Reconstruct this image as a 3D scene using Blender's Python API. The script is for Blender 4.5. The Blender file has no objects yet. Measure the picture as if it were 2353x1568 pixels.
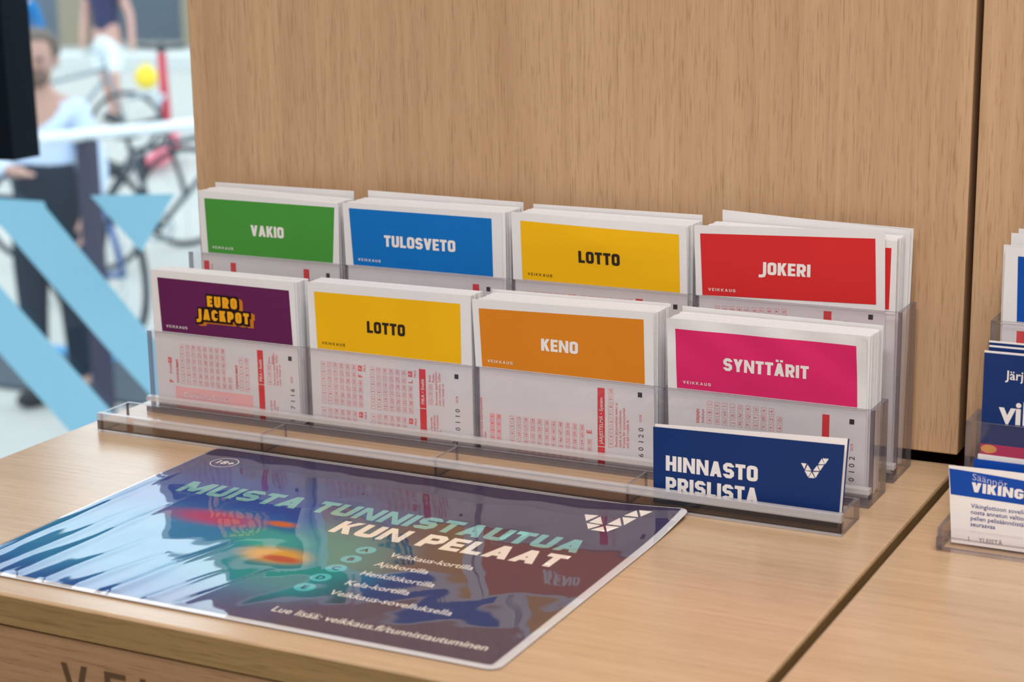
import bpy, bmesh, math, random
from mathutils import Vector, Matrix, noise
random.seed(7)
sc = bpy.context.scene
col = sc.collection

# ------------------------------------------------------------------ camera, sky, lights, exposure
cam_d = bpy.data.cameras.new('camera'); cam = bpy.data.objects.new('camera', cam_d); col.objects.link(cam)
cam.location = (0.7130, -0.6126, 0.31043)
cam.rotation_euler = (math.radians(76.5438), math.radians(0.87954), math.radians(26.80083))
cam_d.sensor_width = 36; cam_d.lens = 64.9125; cam_d.clip_start = 0.02; cam_d.clip_end = 200
cam_d.dof.use_dof = True; cam_d.dof.focus_distance = 1.0; cam_d.dof.aperture_fstop = 11.0
sc.camera = cam
sc.view_settings.view_transform = 'Standard'; sc.view_settings.look = 'None'
sc.view_settings.exposure = 0.0; sc.view_settings.gamma = 1.0; sc.view_settings.use_curve_mapping = False

w = bpy.data.worlds.new('sky'); sc.world = w; w.use_nodes = True
nt = w.node_tree; nt.nodes.clear()
wo = nt.nodes.new('ShaderNodeOutputWorld'); wb = nt.nodes.new('ShaderNodeBackground')
wb.inputs['Strength'].default_value = 1.0
_tc = nt.nodes.new('ShaderNodeTexCoord'); _sp = nt.nodes.new('ShaderNodeSeparateXYZ'); _rp = nt.nodes.new('ShaderNodeValToRGB')
nt.links.new(_tc.outputs['Generated'], _sp.inputs[0]); nt.links.new(_sp.outputs['Z'], _rp.inputs[0])   # overcast: pale blue low down, bright overhead
_e = _rp.color_ramp.elements
_e[0].position = 0.04; _e[0].color = (0.60, 0.85, 1.0, 1); _e[1].position = 1.0; _e[1].color = (1.2, 1.4, 1.5, 1)
for _p, _c in ((0.14, (1.1, 1.4, 1.65, 1)), (0.24, (2.1, 2.45, 2.65, 1)), (0.34, (2.9, 3.15, 3.3, 1)), (0.6, (2.2, 2.4, 2.5, 1))):
    _m = _e.new(_p); _m.color = _c
nt.links.new(_rp.outputs[0], wb.inputs['Color']); nt.links.new(wb.outputs[0], wo.inputs[0])

def area(name, loc, rot, sx, sy, power, color):
    d = bpy.data.lights.new(name, 'AREA'); d.shape = 'RECTANGLE'; d.size = sx; d.size_y = sy
    d.energy = power; d.color = color
    o = bpy.data.objects.new(name, d); col.objects.link(o); o.location = loc; o.rotation_euler = rot
    return o
LAMPS = [((1.15, -0.75, 1.93), 1.2, 0.6, 23), ((0.9, -2.2, 1.93), 1.2, 0.6, 64), ((1.0, 0.02, 1.93), 0.9, 0.3, 10)]
for i, (l, sx, sy, p) in enumerate(LAMPS):
    area('lamp_light', l, (0, 0, 0), sx, sy, p, (1.0, 0.965, 0.945))

# ------------------------------------------------------------------ helpers
def lin(c):
    c = c / 255.0
    return c / 12.92 if c <= 0.04045 else ((c + 0.055) / 1.055) ** 2.4
def rgb(r, g, b): return (lin(r), lin(g), lin(b), 1)
MATS = {}
def pm(name, c, rough=0.6, spec=0.3, metal=0.0, bump=None):
    if name in MATS: return MATS[name]
    m = bpy.data.materials.new(name); m.use_nodes = True
    b = m.node_tree.nodes['Principled BSDF']
    b.inputs['Base Color'].default_value = c; b.inputs['Roughness'].default_value = rough
    b.inputs['Specular IOR Level'].default_value = spec; b.inputs['Metallic'].default_value = metal
    N = m.node_tree.nodes; L = m.node_tree.links
    tc = N.new('ShaderNodeTexCoord'); nz = N.new('ShaderNodeTexNoise')
    nz.inputs['Scale'].default_value = bump[0] if bump else 40; nz.inputs['Detail'].default_value = 2
    L.new(tc.outputs['Object'], nz.inputs['Vector'])
    mp = N.new('ShaderNodeMapRange'); mp.inputs[3].default_value = 0.95; mp.inputs[4].default_value = 1.05
    L.new(nz.outputs['Fac'], mp.inputs[0])
    mx = N.new('ShaderNodeVectorMath'); mx.operation = 'SCALE'; mx.inputs[0].default_value = c[:3]
    L.new(mp.outputs[0], mx.inputs['Scale']); L.new(mx.outputs[0], b.inputs['Base Color'])
    if bump:
        bp = N.new('ShaderNodeBump'); bp.inputs['Strength'].default_value = bump[1]; bp.inputs['Distance'].default_value = bump[2]
        L.new(nz.outputs['Fac'], bp.inputs['Height']); L.new(bp.outputs[0], b.inputs['Normal'])
    MATS[name] = m
    return m

def wood(name, axis, c1, c2, rough=0.42, spec=0.4, pores=0.5):
    """oak veneer: long grain along axis, fine pores and soft figure"""
    m = bpy.data.materials.new(name); m.use_nodes = True
    N = m.node_tree.nodes; L = m.node_tree.links; b = N['Principled BSDF']
    tc = N.new('ShaderNodeTexCoord')
    def nz(cross, along, scale, detail, off=0.0):
        mp = N.new('ShaderNodeMapping'); s = [cross, cross, cross]; s[axis] = along
        mp.inputs['Scale'].default_value = s; mp.inputs['Location'].default_value = (off, off, off)
        n = N.new('ShaderNodeTexNoise'); n.inputs['Scale'].default_value = scale; n.inputs['Detail'].default_value = detail
        L.new(tc.outputs['Object'], mp.inputs['Vector']); L.new(mp.outputs[0], n.inputs['Vector'])
        return n.outputs['Fac']
    def ramp(f, lo, hi):
        r = N.new('ShaderNodeMapRange'); r.inputs[1].default_value = lo; r.inputs[2].default_value = hi
        L.new(f, r.inputs[0]); return r.outputs[0]
    big = ramp(nz(26, 1.2, 1.0, 3, 3.3), 0.3, 0.7)
    mid = ramp(nz(260, 7.0, 1.0, 4, 1.7), 0.3, 0.72)
    pore = ramp(nz(1100, 55, 1.0, 2, 9.1), 0.54, 0.73)
    def math_(op, a, bb):
        n = N.new('ShaderNodeMath'); n.operation = op
        for i, v in enumerate((a, bb)):
            if isinstance(v, (int, float)): n.inputs[i].default_value = v
            else: L.new(v, n.inputs[i])
        return n.outputs[0]
    f = math_('ADD', math_('MULTIPLY', big, 0.42), math_('MULTIPLY', mid, 0.58))
    mx = N.new('ShaderNodeMix'); mx.data_type = 'RGBA'
    mx.inputs['A'].default_value = c1; mx.inputs['B'].default_value = c2
    L.new(f, mx.inputs['Factor'])
    mx2 = N.new('ShaderNodeMix'); mx2.data_type = 'RGBA'
    L.new(math_('MULTIPLY', pore, pores), mx2.inputs['Factor']); L.new(mx.outputs['Result'], mx2.inputs['A'])
    mx2.inputs['B'].default_value = (c1[0] * 0.55, c1[1] * 0.47, c1[2] * 0.38, 1)
    L.new(mx2.outputs['Result'], b.inputs['Base Color'])
    b.inputs['Roughness'].default_value = rough; b.inputs['Specular IOR Level'].default_value = spec
    bp = N.new('ShaderNodeBump'); bp.inputs['Strength'].default_value = 0.12; bp.inputs['Distance'].default_value = 0.0006
    L.new(mid, bp.inputs['Height']); L.new(bp.outputs[0], b.inputs['Normal'])
    return m

def clear(name, tint, gloss_rough=0.03, haze=0.0, haze_col=(0.8, 0.78, 0.8, 1), ior=1.49):
    """thin clear sheet: see-through with mirror-like surface and a little haze"""
    m = bpy.data.materials.new(name); m.use_nodes = True
    N = m.node_tree.nodes; L = m.node_tree.links; N.clear()
    out = N.new('ShaderNodeOutputMaterial'); tr = N.new('ShaderNodeBsdfTransparent'); gl = N.new('ShaderNodeBsdfGlossy')
    tr.inputs['Color'].default_value = tint; gl.inputs['Roughness'].default_value = gloss_rough
    fr = N.new('ShaderNodeFresnel')   # same reflectance entering and leaving the thin sheet
    ge = N.new('ShaderNodeNewGeometry'); mr = N.new('ShaderNodeMapRange'); mr.inputs[3].default_value = ior; mr.inputs[4].default_value = 1 / ior
    L.new(ge.outputs['Backfacing'], mr.inputs[0]); L.new(mr.outputs[0], fr.inputs['IOR'])
    mx = N.new('ShaderNodeMixShader')
    base = tr
    if haze > 0:
        df = N.new('ShaderNodeBsdfDiffuse'); df.inputs['Color'].default_value = haze_col
        m0 = N.new('ShaderNodeMixShader'); m0.inputs[0].default_value = haze
        L.new(tr.outputs[0], m0.inputs[1]); L.new(df.outputs[0], m0.inputs[2]); base = m0
    L.new(fr.outputs[0], mx.inputs[0]); L.new(base.outputs[0], mx.inputs[1]); L.new(gl.outputs[0], mx.inputs[2])
    L.new(mx.outputs[0], out.inputs[0])
    MATS[name] = m
    return m

class MB:
    """collects verts/faces with material slots; build() links ONE mesh object"""
    def __init__(s): s.v = []; s.f = []; s.m = []; s.mats = []
    def slot(s, mat):
        if mat not in s.mats: s.mats.append(mat)
        return s.mats.index(mat)
    def face(s, pts, mat):
        i = len(s.v); s.v += [tuple(p) for p in pts]; s.f.append(tuple(range(i, i + len(pts)))); s.m.append(s.slot(mat))
    def poly(s, verts, faces, mat):
        i = len(s.v); s.v += [tuple(p) for p in verts]; k = s.slot(mat)
        for f in faces: s.f.append(tuple(a + i for a in f)); s.m.append(k)
    def box(s, x0, x1, y0, y1, z0, z1, mat, edge=None):
        V = [(x0, y0, z0), (x1, y0, z0), (x1, y1, z0), (x0, y1, z0), (x0, y0, z1), (x1, y0, z1), (x1, y1, z1), (x0, y1, z1)]
        F = [((0, 1, 5, 4), 1), ((2, 3, 7, 6), 1), ((1, 2, 6, 5), 0), ((3, 0, 4, 7), 0), ((4, 5, 6, 7), 2), ((3, 2, 1, 0), 2)]
        d = [x1 - x0, y1 - y0, z1 - z0]; thin = d.index(min(d))
        i = len(s.v); s.v += V
        for f, ax in F:
            s.f.append(tuple(a + i for a in f)); s.m.append(s.slot(mat if (edge is None or ax == thin) else edge))
    def tube(s, pts, r, mat, n=10, closed=False):
        pts = [Vector(p) for p in pts]; rs = r if isinstance(r, (list, tuple)) else [r] * len(pts)
        i0 = len(s.v); k = s.slot(mat); N = len(pts); up = Vector((0.13, 0.21, 0.97))
        for j, p in enumerate(pts):
            a = pts[(j - 1) % N] if (closed or j > 0) else p; b = pts[(j + 1) % N] if (closed or j < N - 1) else p
            t = (b - a).normalized(); u = t.cross(up)
            if u.length < 1e-3: u = t.cross(Vector((1, 0, 0)))
            u.normalize(); v = t.cross(u)
            for q in range(n):
                an = 2 * math.pi * q / n
                s.v.append(tuple(p + (u * math.cos(an) + v * math.sin(an)) * rs[j]))
        for j in range(N if closed else N - 1):
            for q in range(n):
                a = i0 + j * n + q; b = i0 + j * n + (q + 1) % n; j2 = (j + 1) % N
                s.f.append((a, b, i0 + j2 * n + (q + 1) % n, i0 + j2 * n + q)); s.m.append(k)
        if not closed:
            s.f.append(tuple(i0 + q for q in range(n))[::-1]); s.m.append(k)
            s.f.append(tuple(i0 + (N - 1) * n + q for q in range(n))); s.m.append(k)
    def ball(s, c, r, mat, n=14, m=9):
        rx, ry, rz = r if isinstance(r, (tuple, list)) else (r, r, r)
        i0 = len(s.v); k = s.slot(mat)
        for a in range(m + 1):
            th = math.pi * a / m
            for q in range(n):
                ph = 2 * math.pi * q / n
                s.v.append((c[0] + rx * math.sin(th) * math.cos(ph), c[1] + ry * math.sin(th) * math.sin(ph), c[2] + rz * math.cos(th)))
        for a in range(m):
            for q in range(n):
                s.f.append((i0 + a * n + q, i0 + (a + 1) * n + q, i0 + (a + 1) * n + (q + 1) % n, i0 + a * n + (q + 1) % n)); s.m.append(k)
    def build(s, name, parent=None, smooth=False, bevel=0.0):
        me = bpy.data.meshes.new(name); me.from_pydata(s.v, [], s.f)
        for m in s.mats: me.materials.append(m)
        me.polygons.foreach_set('material_index', s.m)
        if smooth: me.polygons.foreach_set('use_smooth', [True] * len(s.f))
        me.update(); me.validate()
        o = bpy.data.objects.new(name, me); col.objects.link(o)
        if bevel:
            b = o.modifiers.new('bevel', 'BEVEL'); b.width = bevel; b.segments = 2; b.limit_method = 'ANGLE'
        if parent:
            o.parent = parent; o.matrix_parent_inverse = parent.matrix_world.inverted()
        return o

def tag(o, label, cat, group=None, kind=None):
    if label: o['label'] = label
    if cat: o['category'] = cat
    if group: o['group'] = group
    if kind: o['kind'] = kind
    return o
def struct(o, label=None, cat='room'):
    o['kind'] = 'structure'
    if label: o['label'] = label; o['category'] = cat
    return o
def thing(name, loc, label, cat, group=None):
    o = bpy.data.objects.new(name, None); o.empty_display_size = 0.02; col.objects.link(o)
    o.location = loc; o.matrix_world = Matrix.Translation(loc)
    return tag(o, label, cat, group)

# ---------------- lettering: own bold squarish capitals + the built-in font for small print
def stroke(pts, t, closed=False):
    """thick polyline with mitred corners -> list of quads (2-D)"""
    P = [Vector(p) for p in pts]; n = len(P); L = []; R = []
    for i in range(n):
        a = P[(i - 1) % n] if (closed or i > 0) else None; b = P[(i + 1) % n] if (closed or i < n - 1) else None
        d1 = (P[i] - a).normalized() if a is not None else None; d2 = (b - P[i]).normalized() if b is not None else None
        if d1 is None: d1 = d2
        if d2 is None: d2 = d1
        n1 = Vector((-d1.y, d1.x)); n2 = Vector((-d2.y, d2.x)); mm = (n1 + n2)
        mm = n1 if mm.length < 1e-4 else mm.normalized()
        k = min(1 / max(mm.dot(n1), 0.4), 2.2)
        L.append(P[i] + mm * k * t / 2); R.append(P[i] - mm * k * t / 2)
    q = []
    for i in range(n if closed else n - 1):
        j = (i + 1) % n
        q.append([L[i], R[i], R[j], L[j]])
    return q
def bar(x0, x1, y0, y1): return [[Vector((x0, y0)), Vector((x1, y0)), Vector((x1, y1)), Vector((x0, y1))]]
def leg(xb, xt, t, y0=0.0, y1=1.0):
    h = t / 2 * 1.06
    return [[Vector((xb - h, y0)), Vector((xb + h, y0)), Vector((xt + h, y1)), Vector((xt - h, y1))]]
def rr(W, t, c, y0=0.0, y1=1.0, x0=0.0):
    a = t / 2
    return [(x0 + a + c, y0 + a), (W - a - c, y0 + a), (W - a - c * .3, y0 + a + c * .3), (W - a, y0 + a + c), (W - a, y1 - a - c), (W - a - c * .3, y1 - a - c * .3), (W - a - c, y1 - a),
            (x0 + a + c, y1 - a), (x0 + a + c * .3, y1 - a - c * .3), (x0 + a, y1 - a - c), (x0 + a, y0 + a + c), (x0 + a + c * .3, y0 + a + c * .3)]
def glyph(ch, t, ww=1.0):
    a = t / 2; c = 0.11
    W = {'I': t, 'L': .52, 'T': .58, 'E': .54, 'M': .92, 'V': .68, 'A': .70, 'Y': .68, 'K': .64, 'J': .46, 'N': .72}.get(ch, .64)
    if ch != 'I': W *= ww
    if ch == 'Ä':
        g, W = glyph('A', t, ww); return g + bar(W * .14, W * .14 + t * .85, 1.09, 1.09 + t * .75) + bar(W * .86 - t * .85, W * .86, 1.09, 1.09 + t * .75), W
    if ch == 'O': g = stroke(rr(W, t, c), t, True)
    elif ch == 'I': g = bar(0, t, 0, 1)
    elif ch == 'L': g = bar(0, t, 0, 1) + bar(0, W, 0, t * .95)
    elif ch == 'T': g = bar(0, W, 1 - t * .95, 1) + bar(W / 2 - a, W / 2 + a, 0, 1)
    elif ch == 'E': g = bar(0, t, 0, 1) + bar(0, W, 0, t * .9) + bar(0, W, 1 - t * .9, 1) + bar(0, W * .92, .5 - t * .43, .5 + t * .43)
    elif ch == 'F': g = bar(0, t, 0, 1) + bar(0, W, 1 - t * .9, 1) + bar(0, W * .92, .47 - t * .43, .47 + t * .43)
    elif ch == 'H': g = bar(0, t, 0, 1) + bar(W - t, W, 0, 1) + bar(0, W, .5 - a * .9, .5 + a * .9)
    elif ch == 'N': g = bar(0, t * .92, 0, 1) + bar(W - t * .92, W, 0, 1) + leg(W - t * .5, t * .5, t * .8)
    elif ch == 'M': g = bar(0, t, 0, 1) + bar(W - t, W, 0, 1) + leg(W / 2, t * .6, t, .12) + leg(W / 2, W - t * .6, t, .12)
    elif ch == 'V': g = leg(W / 2, t * .53, t) + leg(W / 2, W - t * .53, t)
    elif ch == 'A': g = leg(t * .53, W / 2, t) + leg(W - t * .53, W / 2, t) + bar(W * .22, W * .78, .18, .18 + t * .8)
    elif ch == 'Y': g = leg(W / 2, t * .53, t, .38) + leg(W / 2, W - t * .53, t, .38) + bar(W / 2 - a, W / 2 + a, 0, .46)
    elif ch == 'K': g = bar(0, t, 0, 1) + leg(t * .9, W - t * .53, t, .42) + leg(W - t * .5, t * 1.25, t, 0, .58)
    elif ch == 'U': g = stroke([(a, 1), (a, a + c), (a + c * .3, a + c * .3), (a + c, a), (W - a - c, a), (W - a - c * .3, a + c * .3), (W - a, a + c), (W - a, 1)], t)
    elif ch == 'J': g = stroke([(0 - .08, -.12), (W * .2, -.12), (W - a - c * .6, -.08), (W - a, .1), (W - a, 1)], t)
    elif ch == 'P': g = bar(0, t, 0, 1) + stroke([(a, 1 - a), (W - a - c, 1 - a), (W - a, 1 - a - c), (W - a, .42 + c), (W - a - c, .42), (a, .42)], t)
    elif ch == 'R': g = glyph('P', t, ww)[0] + leg(W - t * .5, W * .5, t, 0, .46)
    elif ch == 'C': g = stroke([(W - a, .72), (W - a, 1 - a - c), (W - a - c, 1 - a), (a + c, 1 - a), (a, 1 - a - c), (a, a + c), (a + c, a), (W - a - c, a), (W - a, a + c), (W - a, .28)], t)
    elif ch == 'G': g = glyph('C', t, ww)[0] + bar(W * .5, W, .5 - t * .45, .5 + t * .3) + bar(W - t, W, .2, .5)
    elif ch == 'S': g = stroke([(W - a, .74), (W - a, 1 - a - c), (W - a - c, 1 - a), (a + c, 1 - a), (a, 1 - a - c), (a, .5 + c), (a + c, .5), (W - a - c, .5), (W - a, .5 - c), (W - a, a + c), (W - a - c, a), (a + c, a), (a, a + c), (a, .26)], t)
    else: g = []
    return g, W
def word(s, t=.25, gap=.09, ww=1.0):
    """polygons of a word set in the bold capitals, cap height 1, plus its width"""
    out = []; x = 0
    for ch in s:
        if ch == ' ': x += .38 * ww; continue
        g, W = glyph(ch, t, ww)
        out += [[(p.x + x, p.y) for p in q] for q in g]; x += W + gap
    return out, x - gap
_F = {}
def ftext(s, bold=0.0):
    """built-in font, cap height about .73 of size 1 -> (verts, faces, width)"""
    k = (s, bold)
    if k in _F: return _F[k]
    cu = bpy.data.curves.new('t', 'FONT'); cu.body = s; cu.size = 1; cu.resolution_u = 2; cu.offset = bold
    o = bpy.data.objects.new('t', cu); me = bpy.data.meshes.new_from_object(o)
    V = [(v.co.x, v.co.y) for v in me.vertices]; F = [tuple(p.vertices) for p in me.polygons]
    bpy.data.objects.remove(o); bpy.data.curves.remove(cu); bpy.data.meshes.remove(me)
    wd = max([v[0] for v in V]) if V else 0
    _F[k] = (V, F, wd); return _F[k]
def ink(mb, q, fn, mat, k):
    """one printed quad, wound towards the reader and lifted a few microns so overlaps never coincide"""
    ar = sum(q[i][0] * q[(i + 1) % len(q)][1] - q[(i + 1) % len(q)][0] * q[i][1] for i in range(len(q)))
    if ar < 0: q = q[::-1]
    P = [Vector(fn(*p)) for p in q]; nn = (P[1] - P[0]).cross(P[2] - P[0])
    if nn.length > 0: nn.normalize()
    mb.face([p + nn * (k % 60) * 2e-6 for p in P], mat)
def put_word(mb, s, fn, x0, z0, width, height, mat, t=.25, gap=.09, ww=1.0, slope=0.0):
    P, W = word(s, t, gap, ww)
    for k, q in enumerate(P): ink(mb, [(x0 + p[0] * width / W, z0 + p[1] * height + slope * p[0] * width / W) for p in q], fn, mat, k)
def put_text(mb, s, fn, x, z, size, mat, bold=0.0, rot=False, width=None, center=False, slant=0.0, slope=0.0):
    V, F, wd = ftext(s, bold)
    if not V: return
    sx = width / wd if width else size
    ox = -wd * sx / 2 if center else 0
    oy = -0.36 * size if center else 0
    pts = []
    for vx, vy in V:
        a, b = vx * sx + ox + slant * vy * size, vy * size + oy
        pts.append(fn(x - b, z + a) if rot else fn(x + a, z + b + slope * a))
    mb.poly(pts, F, mat)

# ------------------------------------------------------------------ materials
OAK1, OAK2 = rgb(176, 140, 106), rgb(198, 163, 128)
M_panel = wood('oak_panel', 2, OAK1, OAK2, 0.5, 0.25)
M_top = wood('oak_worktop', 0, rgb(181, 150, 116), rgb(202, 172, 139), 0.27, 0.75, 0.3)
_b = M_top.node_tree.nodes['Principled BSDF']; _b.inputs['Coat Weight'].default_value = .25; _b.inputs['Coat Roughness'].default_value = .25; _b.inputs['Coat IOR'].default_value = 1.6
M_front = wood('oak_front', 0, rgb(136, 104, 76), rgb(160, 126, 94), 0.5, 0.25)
M_band = wood('oak_edge_band', 0, rgb(126, 100, 64), rgb(152, 124, 82), 0.5, 0.25)
M_dark = pm('dark_gap', rgb(28, 16, 10), 0.9, 0.1)
M_red = pm('dark_red_backing', rgb(60, 10, 12), 0.8, 0.1)
M_paper = pm('paper', rgb(219, 216, 217), 0.75, 0.2)
M_acry = clear('acrylic', (0.994, 0.984, 0.992, 1), 0.02, 0.015)
M_edge = clear('acrylic_edge', (0.36, 0.32, 0.36, 1), 0.12, 0.20, (0.50, 0.46, 0.50, 1))
M_lip = clear('acrylic_lip', (0.84, 0.82, 0.82, 1), 0.12, 0.36, (0.84, 0.81, 0.82, 1))
M_shade_tint = clear('acrylic_shade_tint', (0.50, 0.43, 0.37, 1), 0.06, 0.02)  # brown tint paints in the shaded wood seen through the tray front
M_glass = clear('window_glass', (0.95, 0.98, 0.99, 1), 0.0)
M_pr = pm('print_red', rgb(222, 88, 94), 0.7, 0.2)
M_pk = pm('print_pink', rgb(236, 178, 178), 0.7, 0.2)
M_ln = pm('print_line', rgb(230, 156, 158), 0.7, 0.2)
M_bk = pm('print_black', rgb(38, 26, 26), 0.7, 0.2)
M_bar = pm('print_bar', rgb(214, 44, 52), 0.7, 0.2)
M_wt = pm('print_white', rgb(228, 222, 220), 0.7, 0.2)

# ------------------------------------------------------------------ room shell
def wall(name, *b, mat):
    m = MB(); m.box(*b, mat); return struct(m.build(name))
M_wall = pm('white_wall_paint', rgb(222, 219, 214), 0.9, 0.1)
M_floor = pm('grey_floor', rgb(150, 146, 140), 0.5, 0.3)
M_frame = pm('window_frame_grey', rgb(86, 96, 104), 0.4, 0.4)
wall('floor', -3.1, 3.1, -4.1, 1.54, -1.05, -0.95, mat=M_floor)
wall('ceiling', -3.1, 3.1, -4.1, 1.54, 2.0, 2.1, mat=M_wall)
wall('wall_right', 3.0, 3.1, -4.1, 1.54, -0.95, 2.0, mat=M_wall)
wall('wall_left', -3.1, -3.0, -4.1, 1.54, -0.95, 2.0, mat=M_wall)
wall('wall_rear', -3.0, 3.0, -4.1, -4.0, -0.95, 2.0, mat=M_wall)
wall('wall_back', -0.018, 3.0, 0.395, 0.44, -0.95, 2.0, mat=M_red)
wall('wall_facade', 0.0, 3.0, 1.46, 1.54, -0.95, 2.0, mat=M_wall)
m = MB()
m.box(-3.0, 0.0, 1.47, 1.53, 1.92, 2.0, M_frame); m.box(-3.0, 0.0, 1.47, 1.53, -0.95, -0.86, M_frame)
m.box(-3.0, -2.94, 1.47, 1.53, -0.86, 1.92, M_frame); m.box(-0.06, 0.0, 1.47, 1.53, -0.86, 1.92, M_frame)
win = struct(m.build('window_1'))
m = MB(); m.box(-2.94, -0.06, 1.497, 1.503, -0.86, 1.92, M_glass); m.build('pane', win)

# ceiling lamps
M_lamp = bpy.data.materials.new('lamp_glow'); M_lamp.use_nodes = True
_b = M_lamp.node_tree.nodes['Principled BSDF']; _b.inputs['Emission Color'].default_value = (1, .95, .88, 1); _b.inputs['Emission Strength'].default_value = 1.5
LL = ['white rectangular ceiling lamp over the customer side of the counter', 'white rectangular ceiling lamp farther back in the shop', 'narrow white ceiling lamp over the slip holders']
for (l, sx, sy, p), lb in zip(LAMPS, LL):
    t = thing('ceiling_lamp', (l[0], l[1], 2.0), lb, 'lamp', 'ceiling lamps')
    m = MB()
    for a in ((-sx / 2 - .02, sx / 2 + .02, -sy / 2 - .02, -sy / 2), (-sx / 2 - .02, sx / 2 + .02, sy / 2, sy / 2 + .02), (-sx / 2 - .02, -sx / 2, -sy / 2, sy / 2), (sx / 2, sx / 2 + .02, -sy / 2, sy / 2)):
        m.box(l[0] + a[0], l[0] + a[1], l[1] + a[2], l[1] + a[3], 1.94, 2.0, M_wt)
    m.build('frame', t)
    m = MB(); m.box(l[0] - sx / 2, l[0] + sx / 2, l[1] - sy / 2, l[1] + sy / 2, 1.95, 1.96, M_lamp); m.build('diffuser', t)

# ------------------------------------------------------------------ counters
VEIK = [('V', 0.1640), ('E', 0.1892), ('I', 0.2095), ('K', 0.219), ('K', 0.2385), ('A', 0.2585), ('U', 0.2795), ('S', 0.3000)]
def counter(x0, x1, label, letters):
    t = thing('counter', (x0, 0, -0.95), label, 'counter', 'oak counters')
    m = MB(); m.box(x0, x1, 0.0, 0.377, -0.0158, 0.0, M_top)
    wt = m.build('worktop', t, bevel=0.0012)
    m = MB(); m.box(x0 + .0005, x1 - .0005, -0.0004, -0.00005, -0.0154, -0.0014, M_band); m.build('edge_band', wt)
    m = MB(); m.box(x1 + .00005, x1 + .0004, 0.0005, 0.3765, -0.0154, -0.0014, M_band); m.build('edge_band', wt)
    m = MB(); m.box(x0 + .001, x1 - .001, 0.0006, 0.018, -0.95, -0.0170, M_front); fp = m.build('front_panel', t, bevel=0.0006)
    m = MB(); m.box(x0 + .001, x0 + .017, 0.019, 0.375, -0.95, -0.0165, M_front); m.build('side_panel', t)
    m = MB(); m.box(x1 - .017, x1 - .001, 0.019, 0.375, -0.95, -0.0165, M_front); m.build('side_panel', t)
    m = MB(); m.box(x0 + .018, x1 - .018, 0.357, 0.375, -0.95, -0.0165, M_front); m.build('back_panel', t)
    m = MB(); m.box(x0 + .002, x1 - .002, 0.004, 0.37, -0.0172, -0.0156, M_dark); m.build('shadow_gap', t)
    if letters:
        m = MB(); M_eng = pm('engraved_letter', rgb(84, 62, 42), 0.6, 0.2)
        fn = lambda a, b: (a, 0.0003, b)
        for ch, xx in VEIK:
            g, W = glyph(ch, .14)
            for k, q in enumerate(g): ink(m, [(xx + p.x * 0.0225, -0.0500 + p.y * 0.0212) for p in q], fn, M_eng, k)
        m.build('engraved_lettering', fp)
    return t
counter(-0.0184, 0.4865, 'light oak counter with shop name cut into its front, under the laminated notice', True)
counter(0.4915, 1.15, 'light oak counter right of the narrow gap, under the blue leaflets', False)

def board(x0, x1, label):
    m = MB(); m.box(x0, x1, 0.372, 0.394, 0.0068, 1.6, M_panel)
    o = m.build('oak_board', bevel=0.0008); return tag(o, label, 'wooden panel', 'upright oak boards')
board(-0.0206, 0.4870, 'upright oak veneer board behind the coloured slips')
board(0.4908, 1.15, 'upright oak veneer board at the far right, beyond the narrow dark joint')

# ------------------------------------------------------------------ clear slip holders
def holder(x0, pitch, n, label, M_shade_tint=M_shade_tint, M_lip=M_lip):
    W = pitch * n
    t = thing('slip_holder', (x0, 0.234, 0), label, 'holder', 'clear acrylic slip holders')
    X0, X1 = x0 - 0.0018, x0 + W + 0.0022
    # low front tray
    m = MB(); m.box(X0, X1, 0.2340, 0.2368, 0.0016, 0.0070, M_shade_tint, M_edge); tf = m.build('tray_front', t)
    m = MB(); m.box(X0, X1, 0.2336, 0.2374, 0.0070, 0.0117, M_lip); m.build('rim', tf, bevel=0.0005)
    m = MB(); m.box(X0, X1, 0.2337, 0.2372, 0.0002, 0.0016, M_lip); m.build('foot_strip', tf)
    m = MB(); m.box(X0, X1, 0.2620, 0.2645, 0.0002, 0.0112, M_acry, M_edge); m.build('tray_back', t)
    for xx in (X0, X1 - 0.0022):
        m = MB(); m.box(xx, xx + 0.0022, 0.2369, 0.2619, 0.0002, 0.0112, M_acry, M_edge); m.build('tray_side', t)
    for k in range(1, n):
        xx = x0 + pitch * k
        m = MB(); m.box(xx, xx + 0.0016, 0.2369, 0.2619, 0.0002, 0.0112, M_acry, M_edge); m.build('tray_divider', t)
    # two rows of pockets
    for y0, y1, h in ((0.2868, 0.3112, 0.0515), (0.3338, 0.3620, 0.0935)):
        m = MB(); m.box(X0, X1, y0 - 0.0050, y0 - 0.0002, 0.0002, 0.0040, M_acry, M_edge); pf = m.build('pocket_foot', t)
        m = MB(); m.box(X0, X1, y0 - 0.0052, y0 - 0.0002, 0.0072, 0.0104, M_lip); m.build('ledge', pf, bevel=0.0005)
        m = MB(); m.box(X0, X1, y0, y0 + 0.0016, 0.0002, h, M_acry, M_edge); m.build('pocket_front', t)
        m = MB(); m.box(X0, X1, y1, y1 + 0.0018, 0.0002, h, M_acry, M_edge); m.build('pocket_back', t)
        for xx in (X0, X1 - 0.0024):
            m = MB(); m.box(xx, xx + 0.0024, y0 + 0.0017, y1 - 0.0001, 0.0002, h, M_acry, M_edge); m.build('side_wall', t)
        for k in range(1, n):
            xx = x0 + pitch * k - 0.0004
            m = MB(); m.box(xx, xx + 0.0022, y0 + 0.0017, y1 - 0.0001, 0.0002, h - 0.0004, M_acry, M_edge); m.build('divider', t)
    return t
PITCH = 0.11525
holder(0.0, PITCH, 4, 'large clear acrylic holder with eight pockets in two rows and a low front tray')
holder(0.5120, 0.1150, 2, 'clear acrylic holder on the right counter, cut by the photo edge', M_acry, M_acry)

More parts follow.
